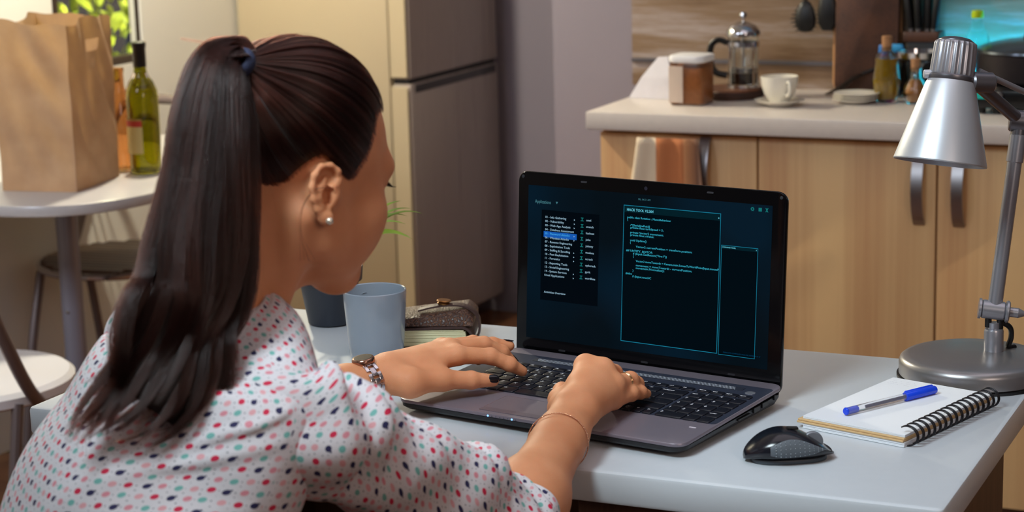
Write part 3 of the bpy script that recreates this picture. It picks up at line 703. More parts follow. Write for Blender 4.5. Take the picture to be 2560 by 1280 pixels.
for k in range(34):
    a = 2.55+math.radians(24) + rs.uniform(-.55, .45) - math.radians(62); z = .0965-abs(rs.gauss(0, .0035)); r = .0378*(1-(.097-z)*.35)
    w_ = rs.uniform(.0004, .0013); h_ = rs.uniform(.0004, .0022)
    P = [Vector(((r-.0001)*math.cos(a+da), (r-.0001)*math.sin(a+da), z+dz)) for da, dz in ((-w_/r, 0), (0, -h_), (w_/r, .0002), (.3*w_/r, h_*.8))]
    st.add(P, [(0, 1, 2, 3)])
st.build('coffee_stain', plain('coffee_stain', (74, 62, 60), .5), mg, smooth=0, kind='stuff')

# ------------------------------------------------------------------ potted grass
pg = thing('potted_grass', 'green grass plant in a dark navy plastic pot behind the mug', 'plant', (-.748, .627, DZ+.0003)); pg.scale = (1.06, 1.06, 1.03)
MB().lathe([(1e-4, .002), (.027, 0), (.030, .002), (.0385, .056), (.0395, .058), (.0435, .060), (.0452, .078), (.0445, .0795), (.0425, .0785), (.041, .062), (.036, .056), (.029, .006), (1e-4, .005)], 64).build('pot', plain('navy_pot', (34, 40, 52), .45), pg)
MB().lathe([(.0415, .066), (.03, .070), (1e-4, .072)], 32).build('soil', plain('soil', (40, 28, 20), .95, noise=.4, nscale=300, bump=.8), pg)
M_leaf = leaf_mat('grass_blade', (84, 112, 22), (160, 186, 50))
def blade(base, tip, lift, w_):
    b = Vector(base); e = Vector(tip); m = (b+e)/2 + Vector((0, 0, lift)); n = 14; L = []; R_ = []
    d = (e-b); s_ = Vector((0.35, .94, 0)).cross(d).normalized() if d.length else Vector((1, 0, 0))
    vert = []
    for k in range(n+1):
        u = k/n; p = b*(1-u)**2 + m*2*u*(1-u) + e*u*u; ww = w_*(math.sin(PI*(.12+.88*u))**.7)
        vert += [p-s_*ww, p+Vector((0, 0, -.25*ww)), p+s_*ww]
    f = []
    for k in range(n):
        for j in range(2): f.append((k*3+j, k*3+j+1, k*3+j+4, k*3+j+3))
    return MB().add(vert, f)
tips = [(-.671, .665, .156, .05, .0026), (-.659, .668, .146, .06, .0019), (-.668, .675, .134, .065, .0019), (-.652, .686, .136, .07, .0018), (-.660, .655, .128, .065, .0024), (-.646, .644, .1115, .065, .0034), (-.70, .60, .15, .05, .0018)]
for x, y, z, lf, w_ in tips:
    blade((random.uniform(-.004, .018), random.uniform(-.012, .012), .070), ((x+.750)*1.10, (y-.622)*1.1, z*1.06), lf*.9, w_*1.15).build('leaf', M_leaf, pg, smooth=180)
for k in range(22):
    a = random.uniform(0, 6.28); r = random.uniform(.05, .15); z = random.uniform(.12, .20)
    if math.cos(a) > .3 : r *= .45
    blade((.018*math.cos(a), .018*math.sin(a), .069), (r*math.cos(a), r*math.sin(a), z), .05, random.uniform(.0014, .0028)).build('leaf', M_leaf, pg, smooth=180)

# ------------------------------------------------------------------ leather journal
jn = thing('leather_journal', 'brown crinkled leather journal with a brass button, beside the mug', 'journal', (-.588, .520, DZ+.0003), math.radians(20)); jn.scale = (.95, .95, .93)
tl = NT('crinkled_leather'); co = tl.n('ShaderNodeTexCoord')
n1 = tl.n('ShaderNodeTexNoise', inp={'Vector': co.outputs['Object'], 'Scale': 60.0, 'Detail': 4.0, 'Distortion': 1.2})
mp = tl.n('ShaderNodeMapping', inp={'Vector': co.outputs['Object'], 'Scale': (1.0, 1, .45)})
wv = tl.n('ShaderNodeTexVoronoi', feature='DISTANCE_TO_EDGE', inp={'Vector': tl.mix(.012, mp.outputs[0], n1.outputs['Color']), 'Scale': 230.0})
h = tl.math('MULTIPLY', tl.math('MINIMUM', wv.outputs[0], .25), 4.0)
tl.set(Base_Color=tl.ramp(h, [(0, lin((160, 110, 66))), (.08, lin((78, 50, 40))), (.5, lin((58, 37, 31)))]), Roughness=.42); tl.bump(h, .5, .002)
M_leather = tl.m; M_leather_edge = plain('dark_leather', (60, 38, 34), .5, bump=.4, nscale=300)
JW, JD = .108, .09
# cover runs under the pages, round the right end and back over the top
prof = [(0, .0), (JW-.016, 0)] + [(JW-.016+.0165*math.sin(a), .0165-.0165*math.cos(a)) for a in np.linspace(.15, PI-.15, 14)] + [(JW-.016, .033), (JW*.5, .0325), (0, .030)]
inn = [(0, .0035), (JW-.016, .0035)] + [(JW-.016+.0130*math.sin(a), .0165-.0130*math.cos(a)) for a in np.linspace(.15, PI-.15, 14)] + [(JW-.016, .0295), (JW*.5, .029), (0, .0265)]
rings = []
for y in (0, .0012, JD-.0012, JD):
    rings.append([(x, y, z) for x, z in prof + inn[::-1]])
MB().loft(rings).build('cover', M_leather_edge, jn, smooth=40)
# thick crinkled upper flap: front face slopes back, top rises to the right
fl_ = []
nX = 30
for i in range(nX+1):
    x = -.002 + (JW+.002)*i/nX; u = x/JW
    zt = .043 + .013*u - .03*max(0, u-.9)**1.2*6
    y0 = .001; row = [(x, y0+.004, .0325), (x, y0, .0335), (x, y0+.001, .0375), (x, y0+.006, .5*(.0375+zt)+.002), (x, y0+.015, zt), (x, JD-.012, zt), (x, JD-.002, .040), (x, JD-.002, .0325)]
    fl_.append(row)
MB().loft(fl_).build('flap', M_leather, jn, smooth=60)
pgm = MB(); rs = random.Random(2)
for k in range(12):
    z0 = .0042+.0019*k; x1 = JW-.006-.0009*abs(k-5)-rs.uniform(0, .002); bow = rs.uniform(.0, .0006)
    P = []
    for i in range(13):
        u = i/12; x = .002+(x1-.002)*u; z = z0+bow*math.sin(PI*u) + .0006*u*(k/6-.8) - (.0035*(u**6) if k < 7 else 0)*(k-7)/-9
        P.append((x, z))
    pgm.loft([[(x, .0015+rs.uniform(0, .0004), z) for x, z in P] + [(x, .0015, z+.0015) for x, z in P[::-1]], [(x, JD-.004, z) for x, z in P] + [(x, JD-.004, z+.0015) for x, z in P[::-1]]])
pgm.build('pages', plain('cream_paper', (232, 228, 186), .7), jn, smooth=30)
sp_ = []
for x, z in [(.03, .0515), (.05, .0565), (.07, .0590), (.09, .0585), (.104, .053), (.1135, .042), (.1155, .03), (.114, .018), (.109, .009)]:
    sp_.append((x, z))
sc_ = cat_rom([(x, 0, z) for x, z in sp_], 36)
rr = []
for i, p in enumerate(sc_):
    a = sc_[min(i+1, 35)]-sc_[max(i-1, 0)]; n_ = np.array([-a[2], 0, a[0]]); n_ /= np.linalg.norm(n_)
    wq = .016
    rr.append([tuple(p+n_*.0014+np.array([0, .018, 0])), tuple(p+n_*.0022+np.array([0, .018+wq/2, 0])), tuple(p+n_*.0014+np.array([0, .018+wq, 0])), tuple(p-n_*.001+np.array([0, .018+wq, 0])), tuple(p-n_*.001+np.array([0, .018, 0]))])
MB().loft(rr).build('strap', M_leather_edge, jn, smooth=60)
MB().lathe([(1e-4, .0), (.009, 0), (.0095, .0015), (.007, .003), (.0085, .0042), (.0105, .0048), (.009, .006), (.003, .0062), (1e-4, .006)], 32, Matrix.Translation((.066, .026, .0605)) @ Matrix.Rotation(.09, 4, 'Y')).build('button', plain('antique_brass', (150, 104, 60), .35, .9, noise=.2, nscale=300), jn)

# ------------------------------------------------------------------ spiral notebook
nbk = thing('spiral_notebook', 'white ring bound notebook with cardboard leaves lying by the lamp base', 'notebook', (.0125, .353, DZ+.0003), math.radians(-16))
NW, ND = .1335, .203
M_paper = plain('white_paper', (228, 232, 238), .7); M_card = plain('brown_cardboard', (206, 172, 124), .75, noise=.06, nscale=200)
pm = MB()
for k in range(5): pm.box((NW/2+.004, ND/2, .0006+.0011*k), (NW-.004-.0006*(k % 2), ND-.0008*(k % 3), .00098), .0002, 1)
pm.build('lower_pages', M_paper, nbk)
MB().box((NW/2, ND/2, .0069), (NW+.002, ND+.002, .0021), .0004, 1).build('cardboard', M_card, nbk)
MB().box((NW/2+.0005, ND/2+.0005, .0092), (NW+.002, ND, .0021), .0004, 1).build('cardboard', M_card, nbk)
pm = MB()
for k in range(4): pm.box((NW/2+.003, ND/2+.002, .0108+.0008*k), (NW-.004+.0005*(k % 2), ND-.002-.0006*(k % 2), .0007), .0001, 1)
pm.build('upper_pages', M_paper, nbk)
M_ring = plain('black_wire', (20, 18, 24), .3, .3)
ring = None
for k in range(16):
    y = .008+(ND-.016)*k/15
    P = [(NW+.001+.0125*math.cos(a), .0012*math.sin(a*.5), .0085+.0108*math.sin(a)) for a in np.linspace(math.radians(128), math.radians(-150), 26)]
    if ring is None:
        ring = MB(); ring.tube(P, .00085, 7); ring.tube([(x, yy+.0032, z) for x, yy, z in P], .00085, 7); ring = ring.build('ring', M_ring, nbk, smooth=180); ring.location = (0, y, .0026)
    else:
        c = dup(ring, nbk); c.location = (0, y, .0026)
hm = MB(); rs = random.Random(9)
for r_ in range(3):
    x = .012
    while x < .085-.02*r_:
        w_ = rs.uniform(.003, .010)
        for q in range(int(w_/.0011)):
            a = Vector((x+q*.0011, ND-.012-.007*r_+rs.uniform(-.0008, .0008), .01396)); b = a+Vector((rs.uniform(.0004, .0012), rs.uniform(-.0013, .0013), 0))
            n_ = (b-a).cross(Vector((0, 0, 1))).normalized()*.00012; hm.add([a-n_, a+n_, b+n_, b-n_], [(0, 1, 2, 3)])
        x += w_+rs.uniform(.002, .006)
hm.build('pencil_notes', plain('faint_ink', (150, 152, 170), .8), nbk, smooth=0, kind='stuff')
# pen
p0 = Vector((.0630, .3690, DZ+.0190)); p1 = Vector((.1360, .4915, DZ+.0190)); pdx = p1-p0
pn_ = thing('ballpoint_pen', 'clear ballpoint pen with a blue cap lying on the notebook', 'pen', p0)
pn_.rotation_mode = 'QUATERNION'; pn_.rotation_quaternion = pdx.to_track_quat('Z', 'Y')
PL = pdx.length; M_blue = plain('blue_pen_plastic', (24, 70, 226), .25)
def hexa(r, n=6): return [(r*math.cos(2*PI*k/n), r*math.sin(2*PI*k/n)) for k in range(n)]
t = NT('pen_clear'); t.set(Base_Color=(.97, .97, 1, 1), Roughness=.06, IOR=1.3); t.b.inputs['Transmission Weight'].default_value = .9
slab(hexa(.0041, 24), .001, PL*.70, None, .0004).build('barrel', t.m, pn_)
MB().lathe([(1e-4, -.0008), (.0036, -.0006), (.0044, .0004), (.0044, .0015), (.0033, .002), (.0033, .018), (1e-4, .019)], 24).build('end_plug', M_blue, pn_)
MB().lathe([(1e-4, .03), (.0013, .03), (.0013, PL*.7), (1e-4, PL*.7)], 14).build('ink_tube', plain('ink', (60, 56, 84), .4), pn_)
MB().lathe([(.0048, PL*.655), (.0052, PL*.66), (.0050, PL*.985), (.0044, PL), (.0012, PL), (1e-4, PL-.002), ], 28).build('cap', M_blue, pn_)
MB().box((0, .0062, PL*.845), (.003, .0022, PL*.31), .0006, 2, M=rotz(math.radians(-55))).box((0, .0052, PL*.985), (.003, .004, .006), .0006, 1, M=rotz(math.radians(-55))).build('clip', M_blue, pn_)

# ------------------------------------------------------------------ mouse
ms = thing('computer_mouse', 'glossy black computer mouse with a dotted grey side grip', 'mouse', (.037, .236, DZ+.0003), math.radians(30))
tm = NT('mouse_black'); tm.set(Base_Color=(*lin((20, 22, 30)), 1), Roughness=.2); M_mouse = tm.m
ML = .098
def mouse_sec(u, inset=0.0):
    # u from 0 (rear) to 1 (front); returns half width, top height
    hw = .0305*(1-abs(2*u-.95)**3.2*.38)*(1-.06*math.exp(-((u-.55)/.18)**2)); 
    top = .0345*(1-((u-.40)/.62)**2*.80) if u > .40 else .0345*(1-((.40-u)/.44)**2.2*.42)
    return hw, top
def mouse_rings(z0f, z1f, hwf=1.0):
    R_ = []
    for i in range(33):
        u = i/32; q = .5-.5*math.cos(PI*u); hw, top = mouse_sec(q)
        e = min(1, (math.sin(PI*min(max(q, .0), 1))+.0)**.30) if 0 < q < 1 else .0
        x = (q-.5)*ML; hw *= max(e, .02)*hwf
        zb = .0035; zt = zb+(top-zb)*max(e, .15)
        ring = []
        for k in range(28):
            a = 2*PI*k/28; cy_, sy_ = math.cos(a), math.sin(a)
            y = hw*math.copysign(abs(cy_)**.75, cy_); zz = math.copysign(abs(sy_)**.8, sy_)
            z = .5*(zb+zt)*0 + (.013*min(1, e+.2) + zz*(zt-.013*min(1, e+.2)) if zz > 0 else .013*min(1, e+.2) + zz*(.013*min(1, e+.2)-zb))
            if zz < 0: y *= 1-.16*(-zz)**1.5
            ring.append((x, y, z))
        R_.append(ring)
    return R_
MR = mouse_rings(0, 1)
MB().loft(MR).build('body', M_mouse, ms, smooth=180)
slab(superell(ML/2-.008, .022, 2.6, 40), 0, .005, None, .0012).build('base_plate', plain('mouse_grey', (58, 66, 74), .45), ms)
# side grip: patch lifted off the camera side flank
def flank(u, v):
    q = u; hw, top = mouse_sec(q); e = max(math.sin(PI*q)**.30, .02); x = (q-.5)*ML
    zc = .013*min(1, e+.2); zb = .0035; zt = zb+(top-zb)*max(e, .15); a = v*PI/2
    cy_, sy_ = math.cos(a), math.sin(a); y = -hw*e*abs(cy_)**.75; zz = math.copysign(abs(sy_)**.8, sy_)
    z = zc+zz*(zt-zc) if zz > 0 else zc+zz*(zc-zb)
    if zz < 0: y *= 1-.16*(-zz)**1.5
    return Vector((x, y, z))
G = []; nu, nv = 26, 9
def grip_v(u, w): 
    c = .12+.10*u; h = .40*math.sin(PI*min(1, u*.93+.07))**.7*(1-.45*u); return c+(w-.5)*2*h
for i in range(nu):
    u = i/(nu-1); G.append([])
    for j in range(nv):
        w_ = j/(nv-1); p = flank(.24+.70*u, grip_v(u, w_)); n_ = Vector((0, -1, .35)).normalized(); d = .0012*min(1, 6*min(w_, 1-w_))*min(1, 8*min(u, 1-u)) + .0002
        G[-1].append(p+n_*d)
gm = MB().grid(G).build('side_grip', plain('rubber_grip', (84, 92, 100), .6), ms, smooth=180)
dm = MB()
for i in range(11):
    for j in range(5):
        u = .08+.075*i; w_ = (j+.5+(i % 2)*.0)/5
        p = flank(.24+.70*u, grip_v(u, w_)) + Vector((0, -1, .35)).normalized()*.0016
        s_ = .0007*(1-.5*u)
        bm = bmesh.new(); bmesh.ops.create_icosphere(bm, subdivisions=1, radius=s_); bmesh.ops.translate(bm, vec=p, verts=bm.verts); dm.bm(bm)
dm.build('grip_dots', plain('grip_dot', (150, 158, 166), .4), ms, smooth=180, kind='stuff')
wm = MB(); wm.lathe([(.004, -.003), (.0105, -.0028), (.0115, -.0015), (.0115, .0015), (.0105, .0028), (.004, .003)], 32, Matrix.Translation((.026, .0, .0178)) @ Matrix.Rotation(PI/2, 4, 'X')); wm.build('scroll_wheel', plain('wheel_grey', (120, 124, 132), .4, .3), ms)
MB().box((.002, .0, .0345), (.012, .007, .0022), .0008, 2, M=Matrix.Rotation(.06, 4, 'Y')).build('speed_button', M_black_plastic, ms)
# ------------------------------------------------------------------ laptop
lt = thing('laptop', 'silver and black laptop showing code windows, open on the white desk', 'laptop', (-.4454, .2535, DZ+.0003), math.radians(-9.53))
W0, W1, LD = -.003, .3835, .2457
LW = W1-W0; LC = (W0+W1)/2
def deck_z(y): return .0175 + .0075*y/LD
M_case = plain('laptop_black', (26, 28, 32), .45)
tp = NT('palm_rest_metal'); co = tp.n('ShaderNodeTexCoord'); mp = tp.n('ShaderNodeMapping', inp={'Vector': co.outputs['Object'], 'Scale': (2, 300, 1)}); nz = tp.n('ShaderNodeTexNoise', inp={'Vector': mp.outputs[0], 'Scale': 5.0})
tp.set(Base_Color=(*lin((138, 130, 142)), 1), Metallic=.45, Roughness=tp.math('ADD', .30, tp.math('MULTIPLY', nz.outputs[0], .08))); M_palm = tp.m
M_deck = plain('keyboard_deck', (66, 72, 90), .38, .5)
M_side = plain('laptop_side_silver', (168, 170, 178), .3, .8)
rr = []
for ins, z in ((.012, .0035), (.005, .0055), (.0015, .0085), (.0012, .0125)):
    rr.append([(x, y, z + (.0045*y/LD if z > .008 else 0)) for x, y in rrect(LW-2*ins, LD-2*ins, .016, 7, LC, LD/2)])
MB().loft(rr).build('bottom_case', M_case, lt)
rr = []
for ins, dz in ((.001, -.0045), (0, -.0035), (0, -.0012), (.0006, -.0003), (.0018, 0)):
    rr.append([(x, y, deck_z(y)+dz) for x, y in rrect(LW-2*ins, LD-2*ins, .016-ins, 7, LC, LD/2)])
MB().loft(rr).build('palm_rest', M_palm, lt)
# black rubber feet
for x in (.03, LW-.04):
    for y in (.03, LD-.03): MB().lathe([(1e-4, 0), (.008, 0), (.008, .0045), (1e-4, .0045)], 16, Matrix.Translation((x, y, 0))).build('foot', M_case, lt)
def on_deck(outline, t0, t1, mb=None, bevel=0): 
    m = slab(outline, 0, 1); m2 = mb or MB()
    n = len(outline); rings = [[(x, y, deck_z(y)+t0) for x, y in outline], [(x, y, deck_z(y)+t1) for x, y in outline]]
    return m2.loft(rings)
kd = on_deck(rrect(LW-.004, .145, .006, 5, LC, .0775+.0725), -.001, .0004).build('keyboard_deck', M_deck, lt)
on_deck(rrect(.118, .057, .003, 4, .171, .0365), -.001, .0003).build('touchpad', plain('touchpad_metal', (140, 130, 140), .36, .45), lt)
on_deck(rrect(.1195, .0585, .003, 4, .171, .0365), -.001, .0002).build('touchpad_rim', plain('bright_rim', (190, 186, 196), .25, .9), lt)
on_deck(rrect(.118, .011, .002, 3, .171, .0135), -.001, .0006).build('touchpad_button', plain('touchpad_button', (128, 118, 128), .34, .45), lt)
# status lights on the front lip
M_led = NT('blue_led'); M_led.set(Base_Color=(.1, .2, 1, 1)); M_led.b.inputs['Emission Color'].default_value = (.08, .25, 1, 1); M_led.b.inputs['Emission Strength'].default_value = 6
M_mark = plain('dark_mark', (60, 62, 74), .5)
for k, x in enumerate((.130, .1355, .141, .1465, .152, .1575, .163, .1685)):
    on_ = k in (0, 6)
    MB().lathe([(1e-4, 0), (.0011 if on_ else .0006, 0), (.0011 if on_ else .0006, .0004), (1e-4, .0005)], 12, Matrix.Translation((x, .0001, .0148)) @ Matrix.Rotation(PI/2, 4, 'X')).build('status_light' if on_ else 'status_icon', M_led.m if on_ else M_mark, lt)
# speaker grille: slanted bright slots
gr = on_deck(rrect(.292, .0125, .002, 3, .2035, .2065), -.001, .0008).build('speaker_grille', plain('grille_dark', (40, 44, 56), .45), lt)
sm = MB(); x = .066
while x < .340:
    y0, y1 = .2015, .2112
    sm.add([(x, y0, deck_z(y0)+.00095), (x+.00095, y0, deck_z(y0)+.00095), (x-.0037, y1, deck_z(y1)+.00095), (x-.00465, y1, deck_z(y1)+.00095)], [(0, 1, 2, 3)])
    x += .00185
sm.build('grille_slots', plain('grille_bright', (196, 204, 216), .35, .4), gr, smooth=0, kind='stuff')
# power button
MB().lathe([(1e-4, 0), (.0062, 0), (.0062, .0006), (.0055, .0009), (.003, .0006), (1e-4, .0006)], 28, Matrix.Translation((.3625, .198, deck_z(.198)+.0002))).build('power_button', plain('power_ring', (180, 184, 196), .25, .7), lt)
on_deck(rrect(.0085, .0022, .0006, 2, .3640, .0585), -.0005, .0003).build('sticker', plain('sticker_white', (214, 206, 216), .4), lt)
# ports on the right side
def port(y0, y1, z0, z1, nm):
    MB().box((W1-.0004, (y0+y1)/2, (z0+z1)/2+.0045*(y0+y1)/2/LD), (.0022, y1-y0, z1-z0), .0004, 1).build(nm, M_black_plastic, lt)
port(.128, .158, .0085, .0105, 'card_slot'); port(.166, .181, .0075, .0135, 'usb_port'); port(.187, .202, .0078, .0138, 'usb_port'); port(.217, .2225, .0095, .0150, 'lock_slot')
rr = []
for ins, z in ((0.0, .0128), (-.0002, .0142), (0, .0162)):
    rr.append([(W1+.0002-.001, y, z+.006*y/LD) for y in (.02, .1)] + [(W1+.0004-ins, y, z+.006*y/LD) for y in (.1, .02)])
# keyboard
kb_ = thing('keyboard', '', '', (0, 0, 0)); del kb_['label']; del kb_['category']; kb_.parent = lt
M_key = plain('key_black', (20, 21, 30), .38); M_leg = NT('key_print'); M_leg.set(Base_Color=(*lin((236, 240, 248)), 1), Roughness=.6)
U = .01782; KX = .0325
rows = [
 (.1795, .0095, [('Esc', 1)] + [('F%d' % k, 1) for k in range(1, 13)] + [('Prt', 1), ('Ins', 1), None, ('Home', 1), ('End', 1), ('PgUp', 1), ('PgDn', 1)]),
 (.1605, .0165, [('`', 1)] + [(c, 1) for c in '1234567890-='] + [('Backspace', 2), None, ('Num', 1), ('/', 1), ('*', 1), ('-', 1)]),
 (.1417, .0165, [('Tab', 1.5)] + [(c, 1) for c in 'QWERTYUIOP[]'] + [('\\', 1.5), None, ('7', 1), ('8', 1), ('9', 1), ('+', 1)]),
 (.1229, .0165, [('Caps', 1.75)] + [(c, 1) for c in "ASDFGHJKL;'"] + [('Enter', 2.25), None, ('4', 1), ('5', 1), ('6', 1), ('', 1)]),
 (.1041, .0165, [('Shift', 2.25)] + [(c, 1) for c in 'ZXCVBNM,./'] + [('Shift', 2.75), None, ('1', 1), ('2', 1), ('3', 1), ('Enter', 1)]),
 (.0853, .0165, [('Ctrl', 1.25), ('Fn', 1), ('', 1), ('Alt', 1.25), ('', 5.25), ('Alt', 1), ('', 1), ('Ctrl', 1), ('<', .75), ('v', .75), ('>', .75), None, ('0', 2), ('.', 1), ('', 1)])]
lg = MB(); kmesh = {}
for yc, kh, keys in rows:
    x = KX
    for k in keys:
        if k is None: x = KX+15.2*U; continue
        nm, w_ = k; kw = w_*U-.0021
        key = (round(kw, 5), kh)
        if key not in kmesh:
            m = MB(); rk = []
            for ins, z in ((0, 0), (0, .0011), (.0004, .0016), (.0011, .0018)):
                rk.append([(px, py, z) for px, py in rrect(kw-2*ins, kh-2*ins, .0016, 3)])
            o = m.loft(rk, cap0=False).build('key', M_key, kb_); kmesh[key] = o.data
        else:
            o = bpy.data.objects.new('key', kmesh[key]); COL.objects.link(o); o.parent = kb_
        o.location = (x+w_*U/2, yc, deck_z(yc)+.0004); o.rotation_euler = (math.atan(.0075/LD), 0, 0)
        if nm:
            v, f = text_geo(nm.lower() if len(nm) > 2 else nm); s_ = .0064 if len(nm) == 1 else .0040 if kh > .012 else .0038
            if len(nm) > 6: s_ = .0038
            bx, by = x+.0026, yc + (.0012 if kh > .012 else -.001)
            zz = deck_z(by)+.0004+.00192
            for ex, ey in ((0, 0), (.00022, .00018), (0, .00040)): lg.add([(bx+ex+p.x*s_, by+ey+p.y*s_, zz+(p.y*s_+ey)*.03) for p in v], f)
            if len(nm) == 1 and nm.isdigit() and x < KX+15*U or nm in 'QWERTYUIOPASDFGHJKLZXCVBNM' and len(nm) == 1:
                # second small print in the lower right of the key
                v, f = text_geo({'1': '!', '2': '@', '3': '#', '4': '$', '5': '%', '6': '^', '7': '&', '8': '*', '9': '(', '0': ')'}.get(nm, '.'))
                for ey in (0, .0003): lg.add([(bx+.0068+p.x*.0042, by-.0054+ey+p.y*.0042, deck_z(by-.005)+.00234) for p in v], f)
        x += w_*U
lg.build('key_print', M_leg.m, kb_, smooth=0, kind='stuff')

# lid
LT = math.radians(4.232); LH = .2421
lid = thing('lid', '', '', (0, 0, 0)); del lid['label']; del lid['category']; lid.parent = lt
lid.location = (0, LD+.004, .008); lid.rotation_euler = (PI/2-LT, 0, 0)      # local x right, y up the lid, z towards the user
M_gloss = NT('gloss_bezel'); M_gloss.set(Base_Color=(*lin((6, 6, 8)), 1), Roughness=.14); M_gloss.b.inputs['Specular IOR Level'].default_value = .25
rr = []
for ins, z in ((.004, -.0085), (.0008, -.007), (0, -.004), (0, -.0012), (.0006, -.0003), (.0016, 0)):
    rr.append([(x, y, z) for x, y in rrect(.375-2*ins, LH-2*ins, .013-ins, 7, .1875, LH/2)])
MB().loft(rr).build('bezel', M_gloss.m, lid)
# screen
t = NT('screen_glow'); co = t.n('ShaderNodeTexCoord'); nz = t.n('ShaderNodeTexNoise', inp={'Vector': co.outputs['Object'], 'Scale': 7.0, 'Detail': 1.0})
t.set(Base_Color=(.002, .003, .004, 1), Roughness=.2); t.b.inputs['Specular IOR Level'].default_value = .03
t.l(t.ramp(nz.outputs[0], [(.4, lin((2, 10, 17))), (.62, lin((2, 22, 36)))]), t.b.inputs['Emission Color']); t.b.inputs['Emission Strength'].default_value = 1.0
SX0, SX1, SY0, SY1 = .0155, .3570, .0305, .2252
scn = MB().box(((SX0+SX1)/2, (SY0+SY1)/2, .0), (SX1-SX0, SY1-SY0, .0006)).build('screen', t.m, lid, smooth=0)
def glow(name, rgb, k=1.0):
    t = NT(name); t.set(Base_Color=(0, 0, 0, 1), Roughness=.3); t.b.inputs['Specular IOR Level'].default_value = .03; t.b.inputs['Emission Color'].default_value = (*lin(rgb), 1); t.b.inputs['Emission Strength'].default_value = k; return t.m
G_cyan = glow('cyan_code', (54, 172, 196)); G_dim = glow('dim_cyan', (30, 96, 112)); G_line = glow('cyan_line', (22, 120, 148)); G_white = glow('pale_menu', (150, 184, 204)); G_blue = glow('menu_highlight', (22, 88, 176)); G_panel = glow('menu_panel', (2, 8, 15)); G_bar = glow('window_bar', (3, 30, 38)); G_win = glow('window_fill', (1, 11, 18)); G_teal = glow('teal_icon', (22, 110, 110))
class Lay:
    def __init__(s, z): s.m = MB(); s.z = z
    def rect(s, x0, y0, x1, y1): s.m.add([(x0, y0, s.z), (x1, y0, s.z), (x1, y1, s.z), (x0, y1, s.z)], [(0, 1, 2, 3)]); return s
    def frame(s, x0, y0, x1, y1, w):
        s.rect(x0, y0, x1, y0+w).rect(x0, y1-w, x1, y1).rect(x0, y0, x0+w, y1).rect(x1-w, y0, x1, y1); return s
    def text(s, x, y, tx, size, sp=1.0, bold=.0):
        v, f = text_geo(tx)
        s.m.add([(x+p.x*size*sp, y+p.y*size, s.z) for p in v], f)
        if bold: s.m.add([(x+p.x*size*sp+bold, y+p.y*size+bold*.4, s.z+.00002) for p in v], f)
        return s
    def poly(s, pts): s.m.add([(x, y, s.z) for x, y in pts], [tuple(range(len(pts)))]); return s
    def done(s, name, mat): return s.m.build(name, mat, scn, smooth=0)
Lay(.00045).rect(.036, .081, .121, .1955).done('menu_panel', G_panel)
Lay(.00050).rect(.0395, .1610, .0886, .1685).done('menu_highlight', G_blue)
mt = Lay(.0006)
menu = ['01 - Info Gathering', '02 - Vulnerability', '03 - Web App Analysis', '04 - Database Assessment', '05 - Password Attacks', '06 - Wireless Attacks', '07 - Reverse Engineering', '08 - Exploitation Tools', '09 - Sniffing & Spoofing', '10 - Post Exploitation', '11 - Forensics', '12 - Reporting Tools', '13 - Social Engineering', '14 - System Services', 'Usual Applications']
def width(s): 
    v, f = text_geo(s); return max(p.x for p in v)
ys_ = [.1853-.0052*k if k < 11 else .1853-.0052*k-.0007 for k in range(15)]
for k, s_ in enumerate(menu):
    if k != 4: mt.text(.0415, ys_[k], s_, .0038, 1.06, .00012)
arrows = (0, 1, 2, 4, 5, 8, 9, 10, 13, 14)
for k in arrows: mt.poly([(.0842, ys_[k]-.0003), (.0858, ys_[k]+.0007), (.0842, ys_[k]+.0017)])
tools = ['cewl', 'crunch', 'hashcat', 'john', 'johnny', 'medusa', 'ncrack', 'ophcrack', 'pyrit', 'wordlists']
for k, s_ in enumerate(tools): mt.text(.1019, .1860-.00808*k, s_, .0038, 1.06, .00012)
mt.text(.0415, .0902, 'Activities Overview', .0038, 1.06, .00012)
mt.done('menu_text', G_white)
Lay(.0006).text(.0415, ys_[4], menu[4], .0038, 1.06, .0001).done('menu_text', glow('highlight_text', (70, 170, 226)))
ic = Lay(.0006)
for k in range(10):
    x, y = .0962, .1858-.00808*k
    ic.rect(x-.0006, y, x+.0006, y+.0042).rect(x-.0019, y+.0033, x+.0019, y+.0042).rect(x-.0022, y-.0003, x+.0022, y+.0006)
ic.done('tool_icons', G_teal)
ap = Lay(.0006).text(.0258, .2032, 'Applications', .0062, .78, .0001); ap.poly([(.0567, .2068), (.0602, .2068), (.05845, .2038)]); ap.text(.1757, .2180, 'FRI, 04:21 AM', .0032, .95)
ap.done('desktop_text', glow('grey_teal_text', (66, 118, 128)))
gi = Lay(.0006)
gx, gy = .3311, .2194; gp = []
for k in range(32):
    a = 2*PI*k/32; r = .0026 if (k//2) % 2 else .0020; gp.append((gx+r*math.cos(a), gy+r*math.sin(a)))
for k in range(32):
    a0, a1 = 2*PI*k/32, 2*PI*(k+1)/32; p, q = gp[k], gp[(k+1) % 32]
    gi.poly([p, q, (gx+.0009*math.cos(a1), gy+.0009*math.sin(a1)), (gx+.0009*math.cos(a0), gy+.0009*math.sin(a0))])
gi.rect(.3390, .2173, .3434, .2216)
for s_ in (1, -1): gi.poly([(.3499-.0021, .2194-s_*.0024), (.3499-.0008, .2194-s_*.0024), (.3499+.0021, .2194+s_*.0024), (.3499+.0008, .2194+s_*.0024)])
gi.done('corner_icons', G_teal)
Lay(.00045).rect(.1558, .0420, .2896, .2106).rect(.2914, .0414, .3400, .1733).done('window_fill', G_win)
Lay(.00050).rect(.1558, .2020, .2896, .2106).rect(.2914, .1690, .3400, .1733).done('window_bar', G_bar)
fl = Lay(.00058).frame(.1556, .0418, .2898, .2108, .0008).frame(.2914, .0412, .3402, .1735, .0006); fl.done('window_frames', G_line)
